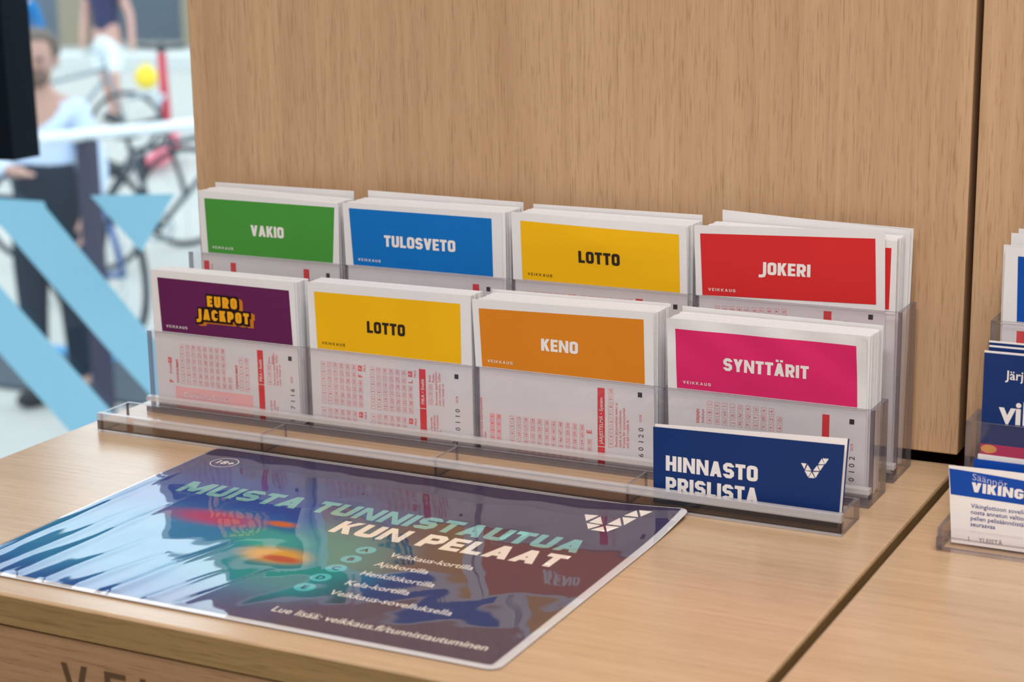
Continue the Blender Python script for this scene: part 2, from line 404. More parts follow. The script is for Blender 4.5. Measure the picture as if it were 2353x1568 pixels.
# ------------------------------------------------------------------ slips
FY, BY = 0.2893, 0.3363
def sheet_fn(y0, bend=None):
    return lambda off: (lambda x, z: (x, y0 + (bend(x, z) if bend else 0.0) - off, z))
def sheet_mesh(mb, corners, fn, thick, mat, nx=36, nz=40):
    """paper sheet from BL, BR, TR, TL corners in (x, z), following fn, with thickness"""
    (a, b, c, d) = [Vector(p) for p in corners]
    G = [[(a.lerp(b, i / nx)).lerp(d.lerp(c, i / nx), j / nz) for i in range(nx + 1)] for j in range(nz + 1)]
    f0, f1 = fn(0), fn(-thick); i0 = len(mb.v); k = mb.slot(mat); n = (nx + 1) * (nz + 1)
    for f in (f0, f1):
        for r in G:
            for p in r: mb.v.append(f(p.x, p.y))
    I = lambda s, i, j: i0 + s * n + j * (nx + 1) + i
    for j in range(nz):
        for i in range(nx):
            mb.f.append((I(0, i, j), I(0, i + 1, j), I(0, i + 1, j + 1), I(0, i, j + 1))); mb.m.append(k)
            mb.f.append((I(1, i, j + 1), I(1, i + 1, j + 1), I(1, i + 1, j), I(1, i, j))); mb.m.append(k)
    for j in range(nz):
        mb.f.append((I(0, 0, j), I(0, 0, j + 1), I(1, 0, j + 1), I(1, 0, j))); mb.m.append(k)
        mb.f.append((I(0, nx, j + 1), I(0, nx, j), I(1, nx, j), I(1, nx, j + 1))); mb.m.append(k)
    for i in range(nx):
        mb.f.append((I(0, i, nz), I(0, i + 1, nz), I(1, i + 1, nz), I(1, i, nz))); mb.m.append(k)
        mb.f.append((I(0, i + 1, 0), I(0, i, 0), I(1, i, 0), I(1, i + 1, 0))); mb.m.append(k)
def patch(mb, corners, fn, off, mat, nx=36, nz=20):
    (a, b, c, d) = [Vector(p) for p in corners]; f = fn(off)
    V = [f(*((a.lerp(b, i / nx)).lerp(d.lerp(c, i / nx), j / nz))) for j in range(nz + 1) for i in range(nx + 1)]
    F = [(j * (nx + 1) + i, j * (nx + 1) + i + 1, (j + 1) * (nx + 1) + i + 1, (j + 1) * (nx + 1) + i) for j in range(nz) for i in range(nx)]
    mb.poly(V, F, mat)

class Form:
    """the small red print on a slip, seen through the pocket front"""
    def __init__(s, fn): s.mb = MB(); s.f = fn(0.00006); s.g = fn(0.00018); s.lv = [s.f, fn(0.00010), fn(0.00014), s.g]
    def rect(s, x0, x1, z0, z1, mat, top=0):
        f = s.lv[top]
        s.mb.face([f(x0, z0), f(x1, z0), f(x1, z1), f(x0, z1)], mat)
    def outline(s, x, z, w, h, mat, t=0.00022):
        s.rect(x - w / 2, x + w / 2, z - h / 2, z - h / 2 + t, mat, 2); s.rect(x - w / 2, x + w / 2, z + h / 2 - t, z + h / 2, mat, 2)
        s.rect(x - w / 2, x - w / 2 + t, z - h / 2 + t, z + h / 2 - t, mat, 2); s.rect(x + w / 2 - t, x + w / 2, z - h / 2 + t, z + h / 2 - t, mat, 2)
    def cell(s, x, z, txt, w=0.0030, h=0.0036, fill=None, mat=None):
        if fill: s.rect(x - w / 2, x + w / 2, z - h / 2, z + h / 2, fill, 1)
        s.outline(x, z, w, h, M_ln)
        s.txt(txt, x, z, 0.0025, mat or M_pr, center=True)
    def txt(s, t, x, z, size, mat, width=None, center=False, bold=0.0):
        put_text(s.mb, t, s.g, x, z, size, mat, bold, True, width, center)
    def grid(s, x0, dx, zt, dz, cols, rows=6, fill=None, start=0):
        for j in range(cols):
            for i in range(rows):
                s.cell(x0 + dx * j, zt - dz * i, str(6 * j + 6 - i + start), fill=fill)
    def bar(s, x0, x1, zt, zb, zdiv, text, zs, ze):
        s.rect(x0, x1, zb, zt, M_bar)
        if zdiv: s.rect(x0, x1, zdiv - .0002, zdiv + .0002, M_paper, 1)
        if text: s.txt(text, x1 - .0012, zs, 0.0029, M_wt, ze - zs, bold=.01)
    def lines(s, xs, z, texts, L=None):
        for x, t in zip(xs, texts): s.txt(t, x, z, 0.0023, M_pr)
    def mark(s, x, z): s.rect(x - .0013, x + .0013, z - .0014, z + .0014, M_bk)
    def ocr(s, x, zo, zd, digits, step):
        s.txt('OCR', x + .0006, zo - .002, 0.0021, M_pr, .0042)
        for k, d in enumerate(digits):
            if d != ' ': s.txt(d, x, zd + step * k, 0.0044, M_bk, center=True)

SLIPS = 'printed game slips, frontmost of each pocket'
def slip(y0, corners, panel, colr, title, tcol, tx, tz, tw, brand_col, label, bend=None, slope=0.0, form=None, th=0.0070, brand=(0.0052, 0.0028)):
    fn = sheet_fn(y0, bend)
    a = corners[0]
    t = thing('game_slip', (corners[0][0], y0, corners[0][1]), label, 'slip', SLIPS)
    m = MB(); sheet_mesh(m, corners, fn, 0.00025, M_paper); m.build('paper_sheet', t, smooth=False)
    mp = pm('ink_%d_%d_%d' % colr, rgb(*colr), 0.62, 0.25)
    m = MB(); patch(m, panel, fn, 0.00014, mp)
    pan = m.build('title_panel', t)
    m = MB()
    if title == 'EURO JACKPOT':
        yel = pm('logo_yellow', rgb(226, 160, 22), .6, .25); org = pm('logo_orange', rgb(196, 116, 24), .6, .25); blk = pm('logo_black', rgb(30, 8, 14), .6, .2)
        for mat, t_, off, sh in ((org, .60, .00020, (.0028, -.0012)), (org, .60, .00034, (.0015, -.0007)), (blk, .66, .00048, (0.0003, -.00012)), (yel, .30, .00062, (0, 0))):
            for wd, xx, zz, ww, hh in (('EURO', .0442, .0704, .0222, .0068), ('JACKPOT', .0362, .0618, .0386, .0068)):
                P, W = word(wd, .30, .17)
                # the same letter shapes, thickened for the outline and the side
                x = 0; kk = 0
                for ch in wd:
                    g, Wc = glyph(ch, .30)
                    for q in g:
                        kk += 1
                        cx = sum(p.x for p in q) / 4; cy = sum(p.y for p in q) / 4; e = (t_ - .30) / 2
                        pts = []
                        for p in q:
                            dx, dy = p.x - cx, p.y - cy
                            pts.append((p.x + (e if dx > 0 else -e) + x, p.y + (e if dy > 0 else -e)))
                        ink(m, [(xx + pp[0] * ww / W + sh[0], zz + pp[1] * hh + slope * pp[0] * ww / W + sh[1]) for pp in pts], fn(off), mat, kk)
                    x += Wc + .17
    else:
        put_word(m, title, fn(0.00026), tx, tz, tw, th, pm('ink_%d_%d_%d' % tcol, rgb(*tcol), .62, .25), .235, .085, 1.0, slope)
    bx, bz = panel[0][0] + 0.0035, panel[0][1] + brand[1]
    put_word(m, 'VEIKKAUS', fn(0.00026), bx, bz, 0.0160, 0.0016, pm('ink_%d_%d_%d' % brand_col, rgb(*brand_col), .62, .25), .16, .34, 1.1, slope)
    m.build('lettering', pan)
    if form:
        F = Form(fn); form(F); F.mb.build('form_print', t)
    return t

WHITE, BLACK = (226, 219, 216), (40, 30, 20)
RV = ['Arvotaan täyttämättö-', 'mät ruudukot. Gyllas', 'rutor lottas ut.']
def f_euro(F):
    F.rect(.016, .0745, .0030, .0170, M_pk)
    F.grid(.0225, .00444, .0427, .00442, 8); F.cell(.0581, .0205, '49'); F.cell(.0581, .0249, '50')
    F.grid(.0236, .00444, .0122, .00442, 8, 2, fill=M_paper)
    for k in range(5): F.cell(.0667, .0385 - .0044 * k, str(5 - k)); F.cell(.0709, .0383 - .0044 * k, str(10 - k))
    F.bar(.079, .0833, .0463, .003, .0247, 'PIKA • Snabb', .0266, .0405)
    for k, s in enumerate(('6', '10', '20')): F.cell(.0874, .027 + .0045 * k, s)
    F.lines((.0884, .0908), .0385, ('Riviä', 'Rader')); F.lines((.0918, .0938, .0958), .0252, RV)
    F.lines((.0884, .0908, .0930), .0060, ('sarja täytä', 'voit pelata', 'A-rivit.'))
    F.mark(.1028, .0431); F.ocr(.1036, .0298, .0126, '7116', .0036); F.txt('1', .1030, .004, .0044, M_bk, center=True)
    F.txt('F', .0148, .019, .0042, M_pr, bold=.03); F.txt('SNABB', .0141, .0245, .0024, M_pr); F.cell(.0129, .0335, 'P', fill=M_pr, mat=M_wt)
    F.txt('HUVUDNUMMER', .0192, .0194, .0024, M_pr, .0153, bold=.02); F.txt('STJÄRNNUMMER', .0640, .0198, .0024, M_pr, .0155, bold=.02)
def f_lotto(F):
    for x0, ch in ((.1263, 'F'), (.1605, 'L')):
        F.grid(x0, .00430, .0421, .00446, 6); xx = x0 + .0258
        F.cell(xx, .0421, 'P', fill=M_pr, mat=M_wt); F.txt(ch, xx + .0014, .0365, .004, M_pr, bold=.03)
        for k, s in enumerate(('40', '39', '38', '37')): F.cell(xx, .0421 - .00446 * (k + 2), s)
        F.txt('PIKA', xx + .0040, .0402, .0022, M_pr)
        F.grid(x0 - .0003, .00430, .0135, .00446, 6, 2); F.cell(xx - .0003, .0135, 'P', fill=M_pr, mat=M_wt)
        F.txt('PIKA', xx + .0037, .0112, .0022, M_pr)
    F.bar(.1922, .1966, .0459, .003, .0222, 'PIKA • Snabb', .0247, .0400)
    for k, s in enumerate(('12', '15', '20')): F.cell(.1996, .0268 + .0044 * k, s)
    F.lines((.2000, .2024), .0385, ('Riviä', 'Rader')); F.lines((.2042, .2064, .2086), .0250, RV)
    F.lines((.2004, .2024, .2044, .2064), .0075, ('tai haravan', 'ruudukkoon.', 'för h-system', 'i A.'))
    F.mark(.217, .0437); F.ocr(.2172, .0299, .0123, '0110', .0037); F.txt('2', .2153, .0039, .0044, M_bk, center=True)
def f_keno(F):
    for k in range(4): F.cell(.2398, .0227 - .0042 * k, str(5 - k), fill=M_pk); F.cell(.2440, .0226 - .0042 * k, str(10 - k), fill=M_pk)
    F.grid(.2525, .00437, .0226, .0044, 11, 5)
    F.txt('E', .3022, .0195, .0042, M_pr, bold=.03); F.cell(.301, .0145, '70'); F.cell(.301, .0101, '69')
    F.bar(.3059, .3103, .0467, .003, .0128, 'JÄRJESTELMÄ • System', .0145, .0412)
    for k in range(8): F.cell(.3140, .015 + .0043 * k, str(3 + k))
    F.lines((.3180, .3203, .3226, .3249), .0137, ('Rastita järjestelmän koko ja', 'täytä se A-ruudukkoon.', 'Kryssa för systemstorlek', 'och fyll i rutfält A.'))
    F.lines((.2336, .2358), .0085, ('sisänohjeita kääntöpuolella', 'sidan'))
    F.mark(.3314, .0452); F.ocr(.3320, .0319, .0107, '60120', .0037)
def f_syn(F):
    F.txt('KIRJAIN', .3662, .0333, .0025, M_pr, .0078, bold=.02); F.txt('bokstav', .3690, .0336, .0025, M_pr, .0078)
    for j, s in enumerate(('CBA', 'FED', 'IHG', 'LKJ', 'ONM', 'RQP', 'UTS', 'XWV', 'ÅZY')):
        for i, ch in enumerate(s): F.cell(.372 + .00437 * j, .0443 - .0044 * i, ch)
    F.cell(.4116, .0400, 'Ö'); F.cell(.4116, .0356, 'Ä')
    F.bar(.4348, .4387, .0460, .0200, None, None, 0, 0)
    F.mark(.4507, .0436); F.ocr(.4512, .0298, .0122, '0102', .0039); F.txt('1', .4506, .0060, .0044, M_bk, center=True)
def f_vak(F):
    for x in (.0103, .031, .0862): F.rect(x - .0021, x + .0021, .074, .0882, M_bar)
    F.mark(.102, .0854); F.lines((.0150,), .082, ('sarja',)); F.lines((.0935, .0955), .078, ('riviä', 'rader'))
def f_tul(F): F.rect(.2036, .2080, .074, .0882, M_bar); F.mark(.2141, .0858)
def f_lot(F):
    for x0 in (.2413, .2765):
        for k in range(6):
            for i in range(2): F.cell(x0 + .0044 * k, .0852 - .0044 * i, str(k + 1 + 6 * i))
        F.cell(x0 + .0264, .0852, 'P', fill=M_pr, mat=M_wt); F.txt('PIKA', x0 + .0298, .0830, .0022, M_pr)
    F.rect(.3088, .3132, .074, .0880, M_bar); F.mark(.3331, .0852); F.lines((.3195, .3217), .0805, ('Riviä', 'Rader'))
def f_jok(F):
    for k in range(10): F.cell(.3583 + .00433 * k, .0863 + .00017 * k, str((k + 1) % 10))
    F.rect(.4196, .4240, .074, .0904, M_bar); F.mark(.4457, .0892); F.lines((.4275, .4297, .4327, .4349), .080, ('Riviä', 'Rader', 'poimit', 'pois'))

def bulge(x0, x1, amt):
    return lambda x, z: amt * math.cos(math.pi * ((x - x0) / (x1 - x0) - .5)) * -1
def bend_syn(x, z):
    # crumpled slip: creases and a curled right-hand top corner
    k = max(0.0, (x - .440) / .022) * max(0.0, (z - .060) / .03)
    return 0.0004 * math.sin((x * 2.2 + z * 3.0) * 70) * max(0, z - .053) / .04 - 0.0040 * k * k
def bend_lot(x, z):
    d = math.hypot((x - .285) / .05, (z - .118) / .022)
    return -0.0022 * max(0, 1 - d) * max(0, z - .092) / .04

# front row
slip(FY, [(.0022, .0022), (.1090, .0022), (.1081, .0906), (.0019, .0902)], [(.0084, .0517), (.1054, .0517), (.1042, .0852), (.0069, .0858)], (92, 24, 76), 'EURO JACKPOT', WHITE, 0, 0, 0, WHITE,
     'game slip with purple panel and golden blocky lettering, front row far left', None, 0.0, f_euro)
slip(FY, [(.1178, .0022), (.2272, .0022), (.2272, .0920), (.1174, .0913)], [(.1229, .0517), (.2204, .0517), (.2205, .0869), (.1220, .0861)], (230, 174, 4), 'LOTTO', BLACK, .1580, .0644, .0258, BLACK,
     'game slip with yellow panel and black LOTTO lettering in the front row', None, 0.0, f_lotto)
slip(FY, [(.2318, .0022), (.3404, .0022), (.3390, .0922), (.2281, .0904)], [(.2340, .0517), (.3343, .0517), (.3335, .0878), (.2324, .0854)], (208, 124, 24), 'KENO', WHITE, .2716, .0645, .0227, WHITE,
     'game slip with orange panel reading KENO in the front row', None, 0.004, f_keno)
slip(FY, [(.3490, .0022), (.4585, .0022), (.4578, .0896), (.3469, .0898)], [(.3532, .0517), (.4534, .0517), (.4522, .0845), (.3519, .0844)], (208, 36, 98), 'SYNTTÄRIT', WHITE, .3797, .0640, .0473, WHITE,
     'creased game slip with pink panel reading SYNTTÄRIT, front row far right', bend_syn, 0.002, f_syn)
# back row
slip(BY, [(.0075, .0022), (.1085, .0022), (.1115, .1309), (.0068, .1336)], [(.0122, .0937), (.1060, .0937), (.1086, .1284), (.0112, .1286)], (66, 142, 54), 'VAKIO', WHITE, .0459, .1066, .0248, WHITE,
     'game slip with green panel reading VAKIO, back row far left', None, 0.0, f_vak)
slip(BY, [(.1170, .0022), (.2245, .0022), (.2238, .1322), (.1146, .1317)], [(.1210, .0937), (.2175, .0937), (.2171, .1284), (.1190, .1287)], (0, 106, 184), 'TULOSVETO', WHITE, .1434, .1066, .0492, WHITE,
     'game slip with bright blue panel reading TULOSVETO in the back row', None, 0.0, f_tul)
slip(BY, [(.2325, .0022), (.3420, .0022), (.3395, .1317), (.2300, .1332)], [(.2369, .0937), (.3359, .0937), (.3351, .1268), (.2359, .1284)], (230, 174, 4), 'LOTTO', BLACK, .2734, .1064, .0259, BLACK,
     'game slip with yellow panel and black LOTTO lettering in the back row, slightly buckled', bend_lot, -0.008, f_lot)
slip(BY, [(.3490, .0022), (.4560, .0060), (.4521, .1366), (.3440, .1328)], [(.3494, .0935), (.4485, .0963), (.4470, .1321), (.3477, .1283)], (200, 38, 40), 'JOKERI', WHITE, .3829, .1078, .0288, WHITE,
     'game slip with red panel reading JOKERI, back row far right, foremost of its pile', None, 0.022, f_jok)
# a second red slip peeking out on the right
fn = sheet_fn(BY + .0020)
t = thing('game_slip', (.352, BY + .002, .0022), 'red-panelled slip showing only a thin strip right of the JOKERI slip', 'slip')
m = MB(); sheet_mesh(m, [(.3500, .0022), (.4590, .0022), (.4583, .1312), (.3495, .1325)], fn, .00025, M_paper); m.build('paper_sheet', t)
m = MB(); patch(m, [(.3560, .0937), (.4550, .0937), (.4553, .1272), (.3550, .1285)], fn, .00007, pm('ink_200_38_40', (0, 0, 0, 1))); m.build('title_panel', t)

# pads of slips behind the front ones
M_pad = bpy.data.materials.new('slip_edges'); M_pad.use_nodes = True
N = M_pad.node_tree.nodes; L = M_pad.node_tree.links; b_ = N['Principled BSDF']; b_.inputs['Roughness'].default_value = .8
tc = N.new('ShaderNodeTexCoord'); mp = N.new('ShaderNodeMapping'); mp.inputs['Scale'].default_value = (4, 1500, 4)
nz = N.new('ShaderNodeTexNoise'); nz.inputs['Scale'].default_value = 1; nz.inputs['Detail'].default_value = 3
r_ = N.new('ShaderNodeMix'); r_.data_type = 'RGBA'; r_.inputs['A'].default_value = rgb(206, 204, 207); r_.inputs['B'].default_value = rgb(232, 231, 233)
L.new(tc.outputs['Object'], mp.inputs[0]); L.new(mp.outputs[0], nz.inputs['Vector']); L.new(nz.outputs['Fac'], r_.inputs['Factor']); L.new(r_.outputs['Result'], b_.inputs['Base Color'])
bmp = N.new('ShaderNodeBump'); bmp.inputs['Strength'].default_value = .4; bmp.inputs['Distance'].default_value = .0004
L.new(nz.outputs['Fac'], bmp.inputs['Height']); L.new(bmp.outputs[0], b_.inputs['Normal'])
def pad(x0, x1, y0, y1, zt0, zt1, label, seed):
    xb = x0 + .0036
    """a thick wad of slips: many leaves, each a hair off its neighbours"""
    rnd = random.Random(seed); m = MB(); n = int((y1 - y0) / .0006)
    d = (y1 - y0) / n
    px = pz = 0
    for i in range(n):
        px = px * .7 + rnd.uniform(-.0005, .0005); pz = pz * .6 + rnd.uniform(-.00022, .00022); ya, yb_ = y0 + d * i, y0 + d * (i + 1) - .00003
        a, b = x0 + px, x1 + px
        a0 = xb + px * .3
        V = [(a0, ya, .0022), (b, ya, .0022), (b, yb_, .0022), (a0, yb_, .0022), (a, ya, zt0 + pz), (b, ya, zt1 + pz), (b, yb_, zt1 + pz), (a, yb_, zt0 + pz)]
        m.poly(V, [(0, 1, 5, 4), (1, 2, 6, 5), (2, 3, 7, 6), (3, 0, 4, 7), (4, 5, 6, 7), (3, 2, 1, 0)], M_pad)
    return tag(m.build('slip_pad'), label, 'stack of slips', 'wads of slips in the pockets', 'stuff')
pad(.0025, .1090, FY + .0006, .3035, .0902, .0902, 'white wad of slips behind the purple slip', 1)
pad(.1178, .2268, FY + .0006, .3040, .0914, .0918, 'white wad of slips behind the front-row yellow slip', 2)
pad(.2318, .3398, FY + .0006, .3100, .0906, .0916, 'white wad of slips behind the orange slip', 3)
pad(.3485, .4592, FY + .0010, .3080, .0900, .0900, 'white wad of slips behind the creased pink slip', 4)
pad(.0070, .1095, BY + .0006, .3570, .1330, .1308, 'white wad of slips behind the green slip', 5)
pad(.1172, .2255, BY + .0006, .3585, .1318, .1320, 'white wad of slips behind the bright blue slip', 6)
pad(.2325, .3400, BY + .0010, .3580, .1320, .1314, 'white wad of slips behind the back-row yellow slip', 7)
pad(.3500, .4575, BY + .0026, .3570, .1318, .1308, 'white wad of slips behind the red slips', 8)
def loose(y0, corners, label, bend=None):
    m = MB(); sheet_mesh(m, corners, sheet_fn(y0, bend), .0004, M_paper, 6, 3)
    return tag(m.build('loose_slip'), label, 'slip', 'white slips standing proud of the wads')
loose(.3594, [(.0060, .0022), (.1085, .0022), (.1085, .1352), (.0035, .1352)], 'white slip rising behind the wad of the green slip')
loose(.3600, [(.1200, .0022), (.2255, .0022), (.2262, .1350), (.1185, .1362)], 'white slip rising behind the wad of the bright blue slip')
loose(.3596, [(.2340, .0022), (.3405, .0022), (.3400, .1345), (.2330, .1345)], 'white slip rising behind the wad of the back-row yellow slip')
loose(.3584, [(.3535, .0022), (.4585, .0022), (.4600, .1335), (.3525, .1385)], 'tilted white slip rising highest behind the wad of the red slips')
loose(.3600, [(.3545, .0022), (.4590, .0022), (.4612, .1345), (.3545, .1370)], 'rearmost white slip leaning right behind the red slips')
loose(.3110 - .0006, [(.2320, .0022), (.3408, .0022), (.3408, .0930), (.2300, .0922)], 'rearmost white slip behind the wad of the orange slip')
loose(.3096, [(.3490, .0022), (.4600, .0022), (.4602, .0915), (.3480, .0925)], 'rearmost white slip behind the wad of the pink slip')

# ------------------------------------------------------------------ price list booklet in the tray
LOGO = [[(.4389, .0331), (.4417, .0332), (.4406, .0302)], [(.4423, .0327), (.4443, .0298), (.441, .0296)], [(.4408, .0293), (.4443, .0293), (.4427, .0262)],
        [(.4445, .0289), (.4462, .0261), (.4429, .0259)], [(.445, .0292), (.4483, .0296), (.4466, .0263)], [(.4452, .0299), (.4472, .0328), (.4485, .0301)],
        [(.4476, .033), (.4507, .0335), (.4488, .0303)], [(.4478, .0336), (.4495, .0367), (.4511, .034)], [(.4499, .0369), (.4531, .0371), (.4513, .034)]]
M_navy = pm('ink_navy', rgb(6, 44, 104), .55, .3)
t = thing('price_booklet', (.36, .243, .0015), 'dark blue folded price booklet reading HINNASTO PRISLISTA, standing in the front tray', 'booklet')
fn = sheet_fn(.2424)
m = MB(); sheet_mesh(m, [(.3590, .0015), (.4588, .0015), (.4611, .0452), (.3587, .0428)], fn, .00025, M_wt); patch(m, [(.3590, .0015), (.4588, .0015), (.4611, .0452), (.3587, .0428)], fn, .00006, M_navy); cv = m.build('front_cover', t)
m = MB()
put_word(m, 'HINNASTO', fn(.00012), .3659, .0199, .0503, .0082, M_wt, .235, .085, 1.0, .006)
put_word(m, 'PRISLISTA', fn(.00012), .3659, .0083, .0506, .0082, M_wt, .235, .085, 1.0, .006)
m.build('lettering', cv)
m = MB()
for tri in LOGO: m.face([fn(.00012)(*p) for p in tri], M_wt)
m.build('emblem', cv)
fb = sheet_fn(.2436, lambda x, z: max(0, (x - .359)) * .058 * (z / .045) + .0005)
m = MB(); sheet_mesh(m, [(.3592, .0015), (.4594, .0015), (.4602, .0462), (.3590, .0438)], fb, .0003, M_wt); m.build('inner_leaf', t)
fb2 = sheet_fn(.2448, lambda x, z: max(0, (x - .359)) * .060 * (z / .045) + .0006)
m = MB(); sheet_mesh(m, [(.3592, .0015), (.4596, .0015), (.4606, .0458), (.3590, .0434)], fb2, .00025, M_navy); m.build('back_cover', t)

# ------------------------------------------------------------------ laminated notice on the counter
PX0, PX1, PY0, PY1 = .0872, .3835, .0155, .2330
def pz(x, y):
    """gentle waviness of the notice; the far right corner lifts a little"""
    u = (x - PX0) / (PX1 - PX0); v = (y - PY0) / (PY1 - PY0)
    z = .0008
    k = max(0, (u - .70) / .30) * max(0, (v - .72) / .28); z += .0035 * k * k
    return z
FOLDS = [(.0935, .20, .0030, .00062, .02), (.1060, .12, .0034, .00066, .08), (.1215, .14, .0038, .00085, .06), (.1400, .075, .0034, .00070, .14),
         (.1590, .060, .0034, .00066, .20), (.1790, .090, .0040, .00085, .16), (.2000, .050, .0032, .00060, .24), (.2170, .060, .0034, .00060, .26)]
def film_z(x, y):
    """heat-sealed film: long tapering folds from the front left edge, shallow ripples elsewhere"""
    u = (x - PX0) / (PX1 - PX0); v = (y - PY0) / (PY1 - PY0)
    edge = min(1, min(u, 1 - u) / .02) * min(1, min(v, 1 - v) / .025)
    z = 0.0
    for x0, ln, wd, am, sl in FOLDS:
        q = (y - PY0) / ln
        if q < 1:
            xc = x0 + sl * (y - PY0) + .0018 * noise.noise(Vector((x0 * 300, y * 28, .5)))
            d = (x - xc) / (wd * (1.25 - .7 * q))
            z += am * (1 - q) ** .8 * math.exp(-d * d)
    wv2 = noise.noise(Vector((x * 34 - y * 10, y * 26, 7.7))); wv3 = noise.noise(Vector((x * 80, y * 80, 3.1))); wv = noise.noise(Vector((x * 55 + y * 10, y * 9, 1.3)))
    return pz(x, y) + .0005 + edge * (z + .00042 * wv2 + .00005 * wv3 + .00025 * wv * max(0, 1 - u * 1.4))
def corner_r(x, y, r=.006):
    """pull outline points into rounded corners"""
    cx = min(max(x, PX0 + r), PX1 - r); cy = min(max(y, PY0 + r), PY1 - r)
    d = Vector((x - cx, y - cy))
    if abs(d.x) > 1e-9 and abs(d.y) > 1e-9:
        mm = max(abs(d.x), abs(d.y)); d = d.normalized() * mm
    return cx + d.x, cy + d.y
notice = thing('laminated_notice', (PX0, PY0, 0), 'glossy laminated dark blue notice lying on the counter in front of the holder', 'notice')
def gridmesh(x0, x1, y0, y1, nx, ny, zf, mat, name, parent, smooth, rnd=True):
    V = []
    for j in range(ny + 1):
        for i in range(nx + 1):
            x, y = x0 + (x1 - x0) * i / nx, y0 + (y1 - y0) * j / ny
            if rnd: x, y = corner_r(x, y)
            V.append((x, y, zf(x, y)))
    F = [(j * (nx + 1) + i, j * (nx + 1) + i + 1, (j + 1) * (nx + 1) + i + 1, (j + 1) * (nx + 1) + i) for j in range(ny) for i in range(nx)]
    m = MB(); m.poly(V, F, mat); return m.build(name, parent, smooth=smooth)
gridmesh(PX0, PX1, PY0, PY1, 120, 90, lambda x, y: pz(x, y), pm('notice_paper', rgb(222, 220, 222), .6, .3), 'backing_sheet', notice, True)
# printed picture: navy base lifted to paint in the film's reflected haze, lit sea in the left middle, a pink and an orange fish
M_sea = bpy.data.materials.new('notice_print'); M_sea.use_nodes = True
N = M_sea.node_tree.nodes; L = M_sea.node_tree.links; B = N['Principled BSDF']; B.inputs['Roughness'].default_value = .55; B.inputs['Specular IOR Level'].default_value = .2
tc = N.new('ShaderNodeTexCoord')
def ell(cx, cy, rx, ry, soft, wob=0.0):
    mp = N.new('ShaderNodeMapping'); mp.vector_type = 'TEXTURE'
    mp.inputs['Location'].default_value = (cx, cy, 0.001); mp.inputs['Scale'].default_value = (rx, ry, 1)
    L.new(tc.outputs['Object'], mp.inputs[0])
    v = mp.outputs[0]
    if wob:
        nz = N.new('ShaderNodeTexNoise'); nz.inputs['Scale'].default_value = 45; nz.inputs['Detail'].default_value = 3; L.new(tc.outputs['Object'], nz.inputs['Vector'])
        s = N.new('ShaderNodeVectorMath'); s.operation = 'SUBTRACT'; s.inputs[1].default_value = (.5, .5, .5); L.new(nz.outputs['Color'], s.inputs[0])
        s2 = N.new('ShaderNodeVectorMath'); s2.operation = 'SCALE'; s2.inputs['Scale'].default_value = wob; L.new(s.outputs[0], s2.inputs[0])
        a = N.new('ShaderNodeVectorMath'); L.new(v, a.inputs[0]); L.new(s2.outputs[0], a.inputs[1]); v = a.outputs[0]
    sx = N.new('ShaderNodeSeparateXYZ'); L.new(v, sx.inputs[0]); cxy = N.new('ShaderNodeCombineXYZ'); L.new(sx.outputs[0], cxy.inputs[0]); L.new(sx.outputs[1], cxy.inputs[1])
    ln = N.new('ShaderNodeVectorMath'); ln.operation = 'LENGTH'; L.new(cxy.outputs[0], ln.inputs[0])
    mr = N.new('ShaderNodeMapRange'); mr.interpolation_type = 'SMOOTHSTEP'; mr.inputs[1].default_value = 1 + soft; mr.inputs[2].default_value = 1 - soft
    L.new(ln.outputs['Value'], mr.inputs[0]); return mr.outputs[0]
cur = None
def layer(c, f):
    global cur
    mx = N.new('ShaderNodeMix'); mx.data_type = 'RGBA'; L.new(f, mx.inputs['Factor'])
    if cur is None: mx.inputs['A'].default_value = rgb(68, 58, 88)
    else: L.new(cur, mx.inputs['A'])
    mx.inputs['B'].default_value = c; cur = mx.outputs['Result']
layer(rgb(22, 84, 166), ell(.14, .095, .12, .10, .45, .35))
layer(rgb(40, 140, 186), ell(.150, .085, .085, .05, .5, .5))
layer(rgb(40, 146, 150), ell(.235, .095, .04, .045, .6, .5))
layer(rgb(60, 170, 160), ell(.205, .112, .022, .012, .35, .9))
layer(rgb(196, 84, 124), ell(.160, .1275, .0250, .0090, .65, .3))
layer(rgb(226, 120, 40), ell(.1985, .1335, .0080, .0035, .6, .3))
layer(rgb(236, 176, 60), ell(.2210, .0935, .0175, .0095, .55, .3))
layer(rgb(206, 104, 60), ell(.2270, .0900, .0105, .0040, .4, .2))
L.new(cur, B.inputs['Base Color'])
prn = gridmesh(PX0 + .0007, .3790, .0195, .2320, 100, 80, lambda x, y: pz(x, y) + .00015, M_sea, 'printed_picture', notice, True)
M_mint = pm('notice_mint', rgb(132, 192, 188), .6, .2); M_cream = pm('notice_cream', rgb(250, 240, 228), .6, .2); M_teal = pm('notice_teal', rgb(96, 196, 206), .6, .2)
pf = lambda off: (lambda x, y: (x, y, pz(x, y) + .00022 + off))
m = MB()
put_word(m, 'MUISTA TUNNISTAUTUA', pf(0), .1140, .1563, .2400, .0178, M_mint, .27, .11, 1.28)
put_word(m, 'KUN PELAAT', pf(0), .2262, .1336, .1278, .0178, M_cream, .27, .11, 1.28)
m.build('headline', prn)
m = MB()
